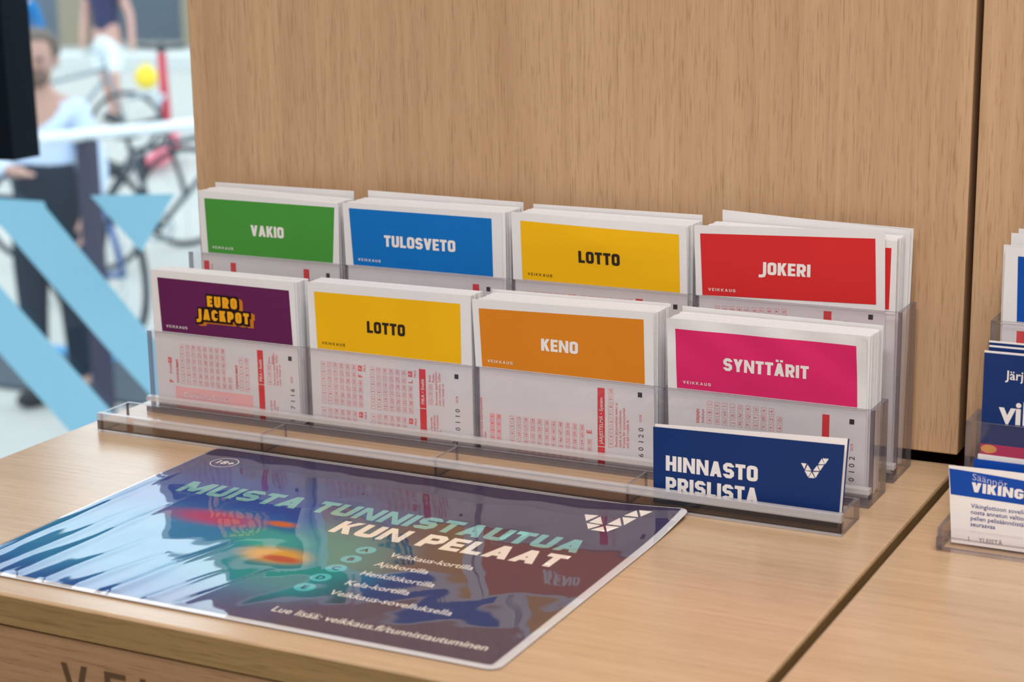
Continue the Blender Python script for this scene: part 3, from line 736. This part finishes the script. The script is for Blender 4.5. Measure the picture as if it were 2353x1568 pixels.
for k, (ch, s, wd) in enumerate((('A', 'Veikkaus-kortilla', .0459), ('B', 'Ajokortilla', .0290), ('C', 'Henkilökortilla', .0400), ('D', 'Kela-kortilla', .0345), ('E', 'Veikkaus-sovelluksella', .0642))):
    yy = .1176 - .01365 * k; xx = .2585
    m.face([pf(0)(xx + .0052 * math.cos(a * math.pi / 12), yy + .0052 * math.sin(a * math.pi / 12)) for a in range(24)], M_teal)
    put_text(m, ch, pf(.0001), xx, yy, .0062, pm('notice_ink', rgb(22, 60, 100), .6, .2), .02, center=True)
    put_text(m, s, pf(0), .2728, yy - .0030, .0082, M_cream, .010, width=wd)
m.build('list_text', prn); m = MB()
put_text(m, 'Lue lisää: veikkaus.fi/tunnistautuminen', pf(0), .2600, .0318, .0085, M_cream, .010, width=.1095)
m.build('web_line', prn)
LOGO2 = [[(.3342, .2098), (.3418, .2108), (.3392, .2006)], [(.3433, .2099), (.3491, .199), (.3411, .1996)], [(.3407, .198), (.3488, .1979), (.3451, .1902)],
         [(.3505, .1968), (.3544, .1898), (.3466, .1895)], [(.3512, .1981), (.3587, .1991), (.3554, .1903)], [(.3534, .2113), (.3589, .2006), (.3511, .2003)],
         [(.3542, .2126), (.3618, .2132), (.3597, .2019)], [(.3572, .224), (.3619, .2151), (.354, .2149)], [(.3583, .2247), (.366, .2244), (.3629, .216)]]
m = MB()
for tri in LOGO2: m.face([pf(.0002)(*p) for p in tri], M_cream)
m.build('emblem', prn)
m = MB(); R1, R2 = .0084, .0078
for a in range(40):
    a0, a1 = 2 * math.pi * a / 40, 2 * math.pi * (a + 1) / 40
    m.face([pf(0)(.109 + r * math.cos(q), .2095 + r * math.sin(q)) for r, q in ((R2, a0), (R1, a0), (R1, a1), (R2, a1))], M_cream)
put_text(m, '18+', pf(0), .1092, .2098, .0078, M_cream, .03, center=True)
m.build('age_mark', prn)
M_film = clear('laminate_film', (.97, .97, .98, 1), .035, 0.0, ior=2.3)
gridmesh(PX0, PX1, PY0, PY1, 420, 260, film_z, M_film, 'film', notice, True)

# ------------------------------------------------------------------ leaflets in the right-hand holder
M_vblue = pm('ink_leaflet_blue', rgb(0, 66, 160), .55, .3); M_mag = pm('ink_magenta', rgb(190, 34, 92), .55, .3)
M_gry = pm('ink_grey', rgb(120, 112, 112), .6, .2); M_tx = pm('ink_text_blue', rgb(52, 64, 128), .6, .2)
def fold(x, z): return .002 * math.sin((x - .5122) * 55) * max(0, z - .02) / .03
t = thing('rules_leaflet', (.5122, .2445, .0015), 'white rules leaflet with blue heading band standing in the right tray', 'leaflet')
fn = sheet_fn(.2450, fold)
m = MB(); sheet_mesh(m, [(.5150, .0015), (.6180, .0015), (.6170, .0405), (.5122, .0405)], fn, .0003, M_wt, 20, 8); m.build('paper_sheet', t)
m = MB(); patch(m, [(.5138, .0260), (.6172, .0236), (.6172, .0330), (.5125, .0390)], fn, .00007, M_vblue, 20, 4); hp = m.build('heading_band', t)
m = MB()
put_text(m, 'Säännöt', fn(.00013), .5235, .0345, .0046, pm('ink_lilac', rgb(176, 180, 208), .6, .2), .0, width=.0170, slope=-.12)
put_word(m, 'VIKINGLOTTO', fn(.00013), .5236, .0285, .0480, .0048, M_wt, .25, .09, 1.0, -.03); m.build('lettering', hp)
m = MB()
for k, s in enumerate(('Vikinglottoon sovelletaan valtioneuvoston', 'nosta annetun valtioneuvoston asetuksen', 'pelien pelisäännöistä ja rahapelien', 'seuraavaa')):
    put_text(m, s, fn(.00012), .5238, .0205 - .0031 * k, .0031, M_tx, .008)
put_text(m, 'I     YLEISTÄ', fn(.00012), .5230, .0035, .0032, M_gry, .01); m.build('body_text', t)
fn = sheet_fn(.2520)
m = MB(); sheet_mesh(m, [(.5230, .0015), (.6200, .0015), (.6200, .0425), (.5226, .0432)], fn, .0003, M_vblue, 4, 3); tag(m.build('rules_leaflet'), 'leaflet with blue face directly behind the rules leaflet in the right tray', 'leaflet')
fn = sheet_fn(.2560)
m = MB(); sheet_mesh(m, [(.5240, .0015), (.6200, .0015), (.6200, .0436), (.5236, .0446)], fn, .0004, M_wt, 4, 3); tag(m.build('rules_leaflet'), 'rearmost white leaflet edge in the right tray', 'leaflet')
t = thing('game_booklet', (.517, .2895, .0022), 'navy booklet with white lower-case title standing in the right middle pocket', 'booklet')
fn = sheet_fn(.2898)
m = MB(); sheet_mesh(m, [(.5172, .0022), (.6200, .0022), (.6200, .0882), (.5172, .0882)], fn, .0003, M_wt); m.build('paper_sheet', t)
m = MB(); patch(m, [(.5172, .0400), (.6200, .0400), (.6200, .0872), (.5172, .0872)], fn, .00007, M_navy); cp = m.build('cover_panel', t)
m = MB(); patch(m, [(.5172, .0022), (.6200, .0022), (.6200, .0400), (.5172, .0400)], fn, .00007, M_mag)
m.face([fn(.00012)(.5215 + .0040 * math.cos(a * math.pi / 12), .0375 + .0022 * math.sin(a * math.pi / 12)) for a in range(24)], pm('ink_gold', rgb(226, 160, 90), .6, .2)); m.build('lower_panel', t)
m = MB()
put_text(m, 'Järjestelmät', fn(.00013), .5285, .0745, .0066, M_wt, .012); put_text(m, 'vikinglotto', fn(.00013), .5262, .0520, .0165, M_wt, .028); m.build('lettering', cp)
for k, (dz, dx, lb) in enumerate(((.0016, .0012, 'navy booklet edge just behind the navy title booklet'), (.0034, .0006, 'rearmost navy booklet edge in the right middle pocket'))):
    fn = sheet_fn(.2925 + .0022 * k)
    m = MB(); sheet_mesh(m, [(.5176 + dx, .0022), (.6200, .0022), (.6200, .0888 + dz), (.5176 + dx, .0888 + dz)], fn, .0006, M_wt, 4, 3)
    patch(m, [(.5176 + dx, .0022), (.6200, .0022), (.6200, .0880 + dz), (.5176 + dx, .0880 + dz)], fn, .00007, M_navy, 4, 3); tag(m.build('game_booklet'), lb, 'booklet')
slip(.3372, [(.5160, .0022), (.6200, .0022), (.6200, .1322), (.5152, .1322)], [(.5228, .0935), (.6150, .0935), (.6150, .1278), (.5218, .1278)], (0, 72, 160), 'VIKINGLOTTO', WHITE, .5400, .107, .0560, WHITE,
     'game slip with deep blue panel in the rear pocket at the right photo edge', None, 0.0, lambda F: F.rect(.5230, .5270, .078, .0885, M_bar))
loose(.3392, [(.5150, .0022), (.6200, .0022), (.6200, .1330), (.5138, .1330)], 'white slip just behind the deep blue slip at the right edge')
loose(.3440, [(.5170, .0022), (.6200, .0022), (.6200, .1385), (.5165, .1385)], 'taller white slip behind the deep blue slip at the right edge')
loose(.3470, [(.5200, .0022), (.6200, .0022), (.6200, .1405), (.5195, .1405)], 'tallest rearmost white slip in the pocket at the right edge')

# crumbs left in the tray
M_crumb = pm('crumb', rgb(214, 160, 84), .8, .2)
for c, r, lb in (((.0085, .2520, .0026), .0024, 'larger tan crumb at the left end of the tray'), ((.0225, .2580, .0022), .0018, 'smaller tan crumb lying near the tray back')):
    m = MB(); m.ball(c, (r, r * .8, r), M_crumb, 8, 6)
    for i, v in enumerate(m.v): k = 1 + .25 * noise.noise(Vector(v) * 900); m.v[i] = tuple(Vector(c) + (Vector(v) - Vector(c)) * k)
    tag(m.build('crumb', smooth=True), lb, 'crumb', 'crumbs in the tray')

# ------------------------------------------------------------------ window decals (big emblem pieces on the glass)
M_vinyl = pm('pale_blue_vinyl', rgb(178, 222, 242), .6, .2)
_n = M_vinyl.node_tree.nodes; _tl = _n.new('ShaderNodeBsdfTranslucent'); _tl.inputs['Color'].default_value = rgb(150, 206, 230)
_mx = _n.new('ShaderNodeMixShader'); _mx.inputs[0].default_value = .6
M_vinyl.node_tree.links.new(_n['Principled BSDF'].outputs[0], _mx.inputs[1]); M_vinyl.node_tree.links.new(_tl.outputs[0], _mx.inputs[2]); M_vinyl.node_tree.links.new(_mx.outputs[0], _n['Material Output'].inputs[0])
def decal(pts, label):
    m = MB(); m.face([(x, 1.4945, z) for x, z in pts], M_vinyl)
    tag(m.build('window_decal'), label, 'sticker', 'pale blue stickers on the window')
decal([(-1.60, -.118), (-1.1374, -.1153), (-1.1349, -.1244), (-.9599, -.2972), (-.86, -.395), (-.86, -.495), (-.9708, -.3877), (-1.0396, -.3285), (-1.225, -.1584)][::-1], 'upper broad pale blue stripe sticker slanting across the window')
decal([(-1.60, .10), (-1.2411, -.2478), (-1.0441, -.4219), (-.90, -.545), (-.90, -.66), (-1.1175, -.4721), (-1.2203, -.3838), (-1.60, -.05)][::-1], 'lower broad pale blue stripe sticker slanting across the window')
decal([(-1.0495, -.1012), (-.8965, -.0899), (-.9628, -.1792)][::-1], 'pale blue triangular sticker on the window beside the board')

# hanging screen at the left edge
M_scr = pm('screen_black', rgb(2, 18, 36), .5, .15)
t = thing('hanging_screen', (-.80, 1.0, 2.0), 'dark screen hanging in the window at the top left corner', 'screen')
m = MB(); V = [(-.86, .985, .0296), (-.7300, .985, .0315), (-.7345, .985, .60), (-.8645, .985, .60)]
m.poly(V + [(x, 1.03, z) for x, y, z in V], [(0, 1, 2, 3), (5, 4, 7, 6), (1, 5, 6, 2), (4, 0, 3, 7), (3, 2, 6, 7), (4, 5, 1, 0)], M_scr); m.build('casing', t)
m = MB(); m.tube([(-.80, 1.01, .59), (-.80, 1.01, 2.0)], .018, M_scr); m.build('pole', t)

# ------------------------------------------------------------------ the street outside, one step below the shop floor
G = -2.0
M_pave = pm('pale_paving', rgb(182, 182, 178), .8, .2, bump=(3, .1, .02))
m = MB(); m.box(-60, 40, 1.6, 70, G - .2, G, M_pave); struct(m.build('ground'), 'pale paved street outside the window', 'street')
m = MB(); m.box(-14, 2, 6.10, 6.72, G - .01, G + .02, pm('dark_strip', rgb(52, 66, 80), .7, .3)); struct(m.build('trim_1'))
m = MB(); m.box(-14, 2, 6.73, 6.86, G - .01, G + .022, pm('blue_strip', rgb(66, 140, 190), .7, .3)); struct(m.build('trim_2'))
# far building with kerb ledge and pillars
M_bld = pm('grey_blue_facade', rgb(104, 118, 132), .8, .2, bump=(1.2, .1, .05)); M_pil = pm('beige_pillar', rgb(150, 140, 120), .8, .2)
def rotbox(cx, cy, L_, D_, z0, z1, ang, mat, name):
    c, s = math.cos(ang), math.sin(ang); m = MB()
    V = [(cx + c * a - s * b, cy + s * a + c * b, z) for z in (z0, z1) for a, b in ((-L_ / 2, -D_ / 2), (L_ / 2, -D_ / 2), (L_ / 2, D_ / 2), (-L_ / 2, D_ / 2))]
    m.poly(V, [(0, 1, 5, 4), (1, 2, 6, 5), (2, 3, 7, 6), (3, 0, 4, 7), (4, 5, 6, 7), (3, 2, 1, 0)], mat)
    return m.build(name)
ANG = math.atan2(.65, 2.16)
tag(rotbox(-19.5, 26.5, 60, 1.5, G, 1.2, ANG, M_bld, 'street_building'), 'blurred grey-blue building across the street', 'building')
tag(rotbox(-16.8, 20.9, 40, .9, G, G + .22, ANG, pm('white_kerb', rgb(204, 208, 206), .8, .2), 'stone_ledge'), 'pale stone ledge along the far side of the street', 'kerb')
for i, (cx, lb) in enumerate(((-20.3, 'beige pillar of the far building above the bearded man'), (-18.2, 'beige pillar of the far building right of the walking person'), (-16.6, 'beige pillar of the far building beside the board edge'))):
    tag(rotbox(cx, 24.9 + (cx + 19) * .3, .5, .5, G, 1.2, ANG, M_pil, 'building_pillar'), lb, 'pillar', 'pillars of the far building')

# handrail
M_rail = pm('white_metal', rgb(236, 242, 246), .35, .4); M_post = pm('dark_post', rgb(48, 46, 72), .5, .4)
t = thing('handrail', (-4.42, 5.52, G), 'white handrail on dark posts outside the window', 'handrail')
d = Vector((.4335, .9012, 0)); p0 = Vector((-4.4207, 5.5255, -.63))
m = MB(); m.tube([p0 - d * 2.5, p0, p0 + d * 2.4], .026, M_rail, 12); m.build('top_rail', t, smooth=True)
for k in (-1.8, 0, 1.9):
    q = p0 + d * k; m = MB(); m.box(q.x - .034, q.x + .034, q.y - .034, q.y + .034, G, -.656, M_post); m.build('post', t)

# bag at the man's side
t = thing('shoulder_bag', (-4.97, 5.59, -1.06), 'dark shoulder bag held in front of the bearded man', 'bag')
_mb = pm('bag_dark', rgb(34, 52, 74), .7, .2)
m = MB(); m.box(-5.06, -4.88, 5.54, 5.64, -1.06, -.93, _mb); m.build('bag_body', t, bevel=.015)
m = MB(); m.box(-5.062, -4.878, 5.530, 5.539, -1.0, -.927, _mb); m.build('flap', t, bevel=.003)
m = MB(); m.tube([(-5.04, 5.60, -.93), (-5.02, 5.62, -.87), (-4.99, 5.645, -.845), (-4.93, 5.62, -.87), (-4.90, 5.60, -.93)], .010, _mb, 8); m.build('strap', t, smooth=True)

# bicycles
M_tyre = pm('tyre_black', rgb(36, 44, 56), .7, .2); M_chr = pm('steel', rgb(170, 186, 196), .35, .5, .6)
def bicycle(loc, ang, colr, label, basket=False):
    t = thing('bicycle', loc, label, 'bicycle', 'bicycles parked outside')
    fm = pm('bike_%d_%d_%d' % colr, rgb(*colr), .4, .4); ca, sa = math.cos(ang), math.sin(ang)
    T = lambda a, b, z: (loc[0] + ca * a - sa * b, loc[1] + sa * a + ca * b, loc[2] + z)
    for a0 in (-.52, .52):
        m = MB(); m.tube([T(a0 + .33 * math.cos(q * math.pi / 16), 0, .35 + .33 * math.sin(q * math.pi / 16)) for q in range(32)], .02, M_tyre, 8, True)
        wv = m.build('wheel', t, smooth=True); m = MB()
        for q in range(8): m.tube([T(a0, 0, .35), T(a0 + .32 * math.cos(q * math.pi / 4), 0, .35 + .32 * math.sin(q * math.pi / 4))], .003, M_chr, 5)
        m.build('spokes', wv)
    m = MB()
    for a, b in (((-.12, .28), (-.28, .85)), ((-.12, .28), (.36, .82)), ((-.26, .78), (.36, .90)), ((-.52, .35), (-.12, .28)), ((-.52, .35), (-.26, .76)), ((.36, .95), (.52, .35))):
        m.tube([T(a[0], 0, a[1]), T(b[0], 0, b[1])], .018, fm, 8)
    m.build('frame', t, smooth=True)
    m = MB(); m.tube([T(.24, .28, 1.02), T(.36, .12, 1.06), T(.37, 0, 1.05), T(.36, -.12, 1.06), T(.24, -.28, 1.02)], .014, M_chr, 8); m.tube([T(.365, 0, .94), T(.37, 0, 1.05)], .014, M_chr, 8); m.build('handlebar', t, smooth=True)
    m = MB(); m.ball(T(-.30, 0, .90), (.13, .09, .04), M_tyre); m.tube([T(-.28, 0, .84), T(-.29, 0, .89)], .014, M_chr, 8); m.build('saddle', t, smooth=True)
    m = MB(); m.tube([T(-.02, .02, .28), T(-.22, .02, .28)], .012, M_chr, 8)
    m.tube([T(-.12 + .09 * math.cos(q * math.pi / 8), .05, .28 + .09 * math.sin(q * math.pi / 8)) for q in range(16)], .01, M_chr, 6, True); m.build('crank', t)
    if basket:
        m = MB()
        for z in (.78, .86, .94, 1.02): m.tube([T(.45, .17, z), T(.75, .17, z), T(.75, -.17, z), T(.45, -.17, z)], .006, M_chr, 5, True)
        for a, b in ((.45, .17), (.6, .17), (.75, .17), (.75, 0), (.75, -.17), (.6, -.17), (.45, -.17)): m.tube([T(a, b, .78), T(a, b, 1.02)], .006, M_chr, 5)
        m.build('basket', t)
bicycle((-7.3, 9.2, G), 1.0, (40, 52, 66), 'dark bicycle parked behind the dark post')
bicycle((-6.55, 8.9, G), .55, (44, 60, 74), 'dark bicycle whose wheel shows beside the triangular sticker')
bicycle((-6.1, 7.5, G), 2.6, (50, 90, 150), 'blue bicycle with wire basket seen between the stripe stickers', True)
bicycle((-10.2, 12.2, G), .9, (120, 140, 150), 'pale grey bicycle farther off behind the white handrail')

# red kick scooter
t = thing('kick_scooter', (-9.79, 13.1, G), 'red kick scooter standing upright beyond the handrail', 'scooter')
M_sr = pm('scooter_red', rgb(196, 44, 70), .4, .4); M_sp = pm('scooter_pink', rgb(240, 120, 140), .4, .4)
sx_, sy_ = -9.79, 13.1
m = MB(); m.tube([(sx_, sy_, G + .12), (sx_ - .02, sy_, G + .55), (sx_ - .03, sy_, G + 1.0)], [.035, .045, .04], M_sr, 10); m.build('stem', t, smooth=True)
m = MB(); m.tube([(sx_ - .26, sy_ - .05, G + 1.06), (sx_ - .04, sy_, G + 1.04), (sx_ + .2, sy_ + .05, G + 1.06)], .02, M_tyre, 8); m.tube([(sx_ - .03, sy_, G + .98), (sx_ - .03, sy_, G + 1.08)], .03, M_tyre, 8); m.build('handlebar', t, smooth=True)
m = MB(); m.tube([(sx_ + .02, sy_, G + .16), (sx_ + .12, sy_ - .2, G + .10), (sx_ + .34, sy_ - .75, G + .10)], [.05, .07, .07], M_sp, 10); m.build('deck', t, smooth=True)
for dx, dy in ((-.01, .05), (.42, -.95)):
    m = MB(); m.tube([(sx_ + dx + .09 * math.cos(q * math.pi / 8) * .4, sy_ + dy - .09 * math.cos(q * math.pi / 8) * .9, G + .115 + .09 * math.sin(q * math.pi / 8)) for q in range(16)], .025, M_tyre, 6, True); m.build('wheel', t, smooth=True)
m = MB(); m.tube([(sx_ + .04 + .13 * math.cos(q * math.pi / 10), sy_ - .1 * math.cos(q * math.pi / 10), G + .14 + .17 * math.sin(q * math.pi / 10)) for q in range(0, 13)], .03, M_sp, 8); m.build('mudguard', t, smooth=True)

# people
def skin_obj(name, joints, edges, mat, parent, root=0, sub=2):
    me = bpy.data.meshes.new(name); me.from_pydata([j[0] for j in joints], edges, []); me.materials.append(mat)
    o = bpy.data.objects.new(name, me); col.objects.link(o)
    s = o.modifiers.new('skin', 'SKIN'); s.use_smooth_shade = True
    if not me.skin_vertices: 
        return o
    for i, j in enumerate(joints):
        r = j[1]; me.skin_vertices[0].data[i].radius = r if isinstance(r, tuple) else (r, r)
    me.skin_vertices[0].data[root].use_root = True
    ss = o.modifiers.new('subsurf', 'SUBSURF'); ss.levels = sub; ss.render_levels = sub
    o.parent = parent; o.matrix_parent_inverse = parent.matrix_world.inverted()
    return o
def person(loc, yaw, h, label, skin, hair, shirt, legs, larm, rarm, lleg, rleg, short_sleeve=False, shorts=False, beard=None, shoe=(40, 44, 50), group=None, waist=0.0):
    """figure facing -y before yaw; joints given in units of a 1.75 m body"""
    t = thing('person', loc, label, 'person', group)
    k = h / 1.75; c, s = math.cos(yaw), math.sin(yaw)
    T = lambda p: (loc[0] + (p[0] * c - p[1] * s) * k, loc[1] + (p[0] * s + p[1] * c) * k, loc[2] + p[2] * k)
    ms, mh = pm('skin_%d_%d_%d' % skin, rgb(*skin), .6, .3), pm('hair_%d_%d_%d' % hair, rgb(*hair), .8, .2)
    mt, ml = pm('cloth_%d_%d_%d' % shirt, rgb(*shirt), .85, .1), pm('cloth_%d_%d_%d' % legs, rgb(*legs), .85, .1)
    sp = [((0, 0, .93), .125), ((0, 0, 1.08), .118), ((0, .01, 1.26), .135), ((0, .01, 1.40), .11), ((0, 0, 1.49), .056), ((0, -.015, 1.55), .062), ((0, -.02, 1.62), .090), ((0, -.015, 1.70), .088), ((0, 0, 1.75), .050)]
    J = [(p, r) for p, r in sp]; E = [(i, i + 1) for i in range(8)]
    arms = []
    for side, A in ((1, larm), (-1, rarm)):
        i0 = len(J)
        pts = [((side * .165, .01, 1.395), .058), (A[0], .046), (A[1], .032), (tuple(A[1][q] + (A[1][q] - A[0][q]) * .30 for q in range(3)), .030)]
        J += pts; E += [(3, i0), (i0, i0 + 1), (i0 + 1, i0 + 2), (i0 + 2, i0 + 3)]; arms.append(pts)
        hb = Vector(A[1]); dr = (Vector(A[1]) - Vector(A[0])).normalized()
        for f in range(4):
            o_ = len(J); off = Vector((0, (f - 1.5) * .018, 0))
            J += [(tuple(hb + dr * .13 + off), .0095), (tuple(hb + dr * (.175 + (.012 if f in (1, 2) else 0)) + off + Vector((-side * .012, -.008, 0))), .0075)]
            E += [(i0 + 3, o_), (o_, o_ + 1)]
        o_ = len(J); J += [(tuple(hb + dr * .05 + Vector((-side * .02, -.035, 0))), .011), (tuple(hb + dr * .10 + Vector((-side * .028, -.05, 0))), .009)]; E += [(i0 + 2, o_), (o_, o_ + 1)]
    LG = []
    for side, A in ((1, lleg), (-1, rleg)):
        i0 = len(J)
        pts = [((side * .09, 0, .88), .092), (A[0], .062), (A[1], .042), ((A[1][0], A[1][1] - .14, .035), .036)]
        J += pts; E += [(0, i0), (i0, i0 + 1), (i0 + 1, i0 + 2), (i0 + 2, i0 + 3)]; LG.append(pts)
    sc_ = lambda r: r * k
    skin_obj('body', [(T(p), sc_(r)) for p, r in J], E, ms, t)
    # shirt
    Js = [(p, r + .018) for p, r in sp[:4]] + [((0, 0, 1.45), .075)]; Es = [(0, 1), (1, 2), (2, 3), (3, 4)]
    for pts in arms:
        i0 = len(Js); Js += [(pts[0][0], pts[0][1] + .014)]
        if short_sleeve:
            mid = tuple((pts[0][0][q] + pts[1][0][q]) / 2 for q in range(3)); Js += [(mid, .066)]; Es += [(3, i0), (i0, i0 + 1)]
        else:
            Js += [(pts[1][0], pts[1][1] + .014), (pts[2][0], pts[2][1] + .012)]; Es += [(3, i0), (i0, i0 + 1), (i0 + 1, i0 + 2)]
    skin_obj('shirt', [(T(p), sc_(r)) for p, r in Js], Es, mt, t)
    Jt = [((0, 0, .97 + waist), .142 + waist * .06), ((0, 0, .90), .140)]; Et = [(0, 1)]
    for pts in LG:
        i0 = len(Jt); Jt += [(pts[0][0], .112), (pts[1][0], .088 if shorts else .076)]; Et += [(1, i0), (i0, i0 + 1)]
        if not shorts: Jt += [(tuple(pts[2][0][q] + (.02 if q == 2 else 0) for q in range(3)), .058)]; Et += [(i0 + 1, i0 + 2)]
    skin_obj('shorts' if shorts else 'trousers', [(T(p), sc_(r)) for p, r in Jt], Et, ml, t)
    for pts in LG:
        f = pts[2][0]; m = MB(); m.ball(T((f[0], f[1] - .07, .045)), (.055 * k, .13 * k, .05 * k), pm('shoe_%d_%d_%d' % shoe, rgb(*shoe), .6, .3)); m.build('shoe', t, smooth=True)
    m = MB(); m.ball(T((0, .015, 1.69)), (.106 * k, .112 * k, .094 * k), mh, 18, 12)
    for i, v in enumerate(m.v):
        q = Vector(v) - Vector(T((0, 0, 1.69))); fy = q.x * s * -1 * -1 + q.y * c if False else (-q.x * s + q.y * c)
        if fy < -.045 * k and q.z < .045 * k: m.v[i] = tuple(Vector(v) + Vector((-s * 1, c * 1, 0)) * (.05 * k))
    m.build('hair', t, smooth=True)
    m = MB()
    for e in (-1, 1):
        m = MB(); m.ball(T((e * .032, -.095, 1.645)), .012 * k, pm('eye_dark', rgb(50, 40, 38), .3, .5), 8, 6); m.build('eye', t, smooth=True)
    m = MB(); m.ball(T((0, -.108, 1.615)), (.014 * k, .018 * k, .026 * k), ms, 8, 6); m.build('nose', t, smooth=True)
    for e in (-1, 1):
        m = MB(); m.ball(T((e * .086, .0, 1.63)), (.014 * k, .022 * k, .03 * k), ms, 8, 6); m.build('ear', t, smooth=True)
    m = MB(); m.ball(T((0, -.088, 1.575)), (.028 * k, .012 * k, .008 * k), pm('lips', rgb(160, 96, 92), .5, .3), 8, 6); m.build('mouth', t, smooth=True)
    if beard:
        m = MB(); m.ball(T((0, -.055, 1.565)), (.068 * k, .055 * k, .052 * k), pm('beard', rgb(*beard), .9, .1), 12, 8); m.build('beard', t, smooth=True)
    return t, T
P1, T1 = person((-5.10, 6.03, G), .50, 1.74, 'bearded man in pale blue shirt and dark trousers standing behind the handrail', (190, 148, 134), (110, 100, 94), (206, 222, 246), (30, 44, 62),
    ((.25, -.02, 1.12), (.22, -.14, .95)), ((-.25, -.10, 1.16), (-.09, -.28, 1.16)), ((.10, -.02, .48), (.10, .02, .08)), ((-.10, -.01, .48), (-.11, .02, .08)), beard=(120, 96, 88), waist=.27)
P2, T2 = person((-12.35, 15.45, G), .25, 1.80, 'person in dark top and white shorts walking past outside', (206, 160, 148), (60, 50, 46), (52, 56, 92), (232, 240, 244),
    ((.27, .02, 1.14), (.31, -.04, .92)), ((-.24, .04, 1.14), (-.22, -.08, .94)), ((.10, -.10, .50), (.10, -.02, .08)), ((-.10, .10, .50), (-.10, .26, .10)), True, True)
P3, T3 = person((-14.60, 16.68, G), .5, 1.48, 'person in bright blue jacket far off behind the bearded man', (214, 180, 166), (70, 60, 52), (20, 120, 186), (60, 74, 96),
    ((.25, 0, 1.12), (.24, -.06, .88)), ((-.25, 0, 1.12), (-.24, -.06, .88)), ((.10, 0, .48), (.10, .02, .08)), ((-.10, 0, .48), (-.10, .02, .08)))
hp = Vector(T2((.42, .0, .50)))
t = thing('carrier_bag', tuple(hp), 'yellow bag carried by the person in white shorts', 'bag')
m = MB(); m.ball((hp.x, hp.y, hp.z - .02), (.14, .10, .13), pm('bag_yellow', rgb(244, 214, 60), .6, .3), 12, 8); m.build('bag_body', t, smooth=True)
m = MB(); m.tube([(hp.x - .06, hp.y, hp.z + .09), (hp.x, hp.y, hp.z + .17), (hp.x + .06, hp.y, hp.z + .09)], .008, pm('bag_yellow', (0, 0, 0, 1)), 6); m.build('handle', t, smooth=True)
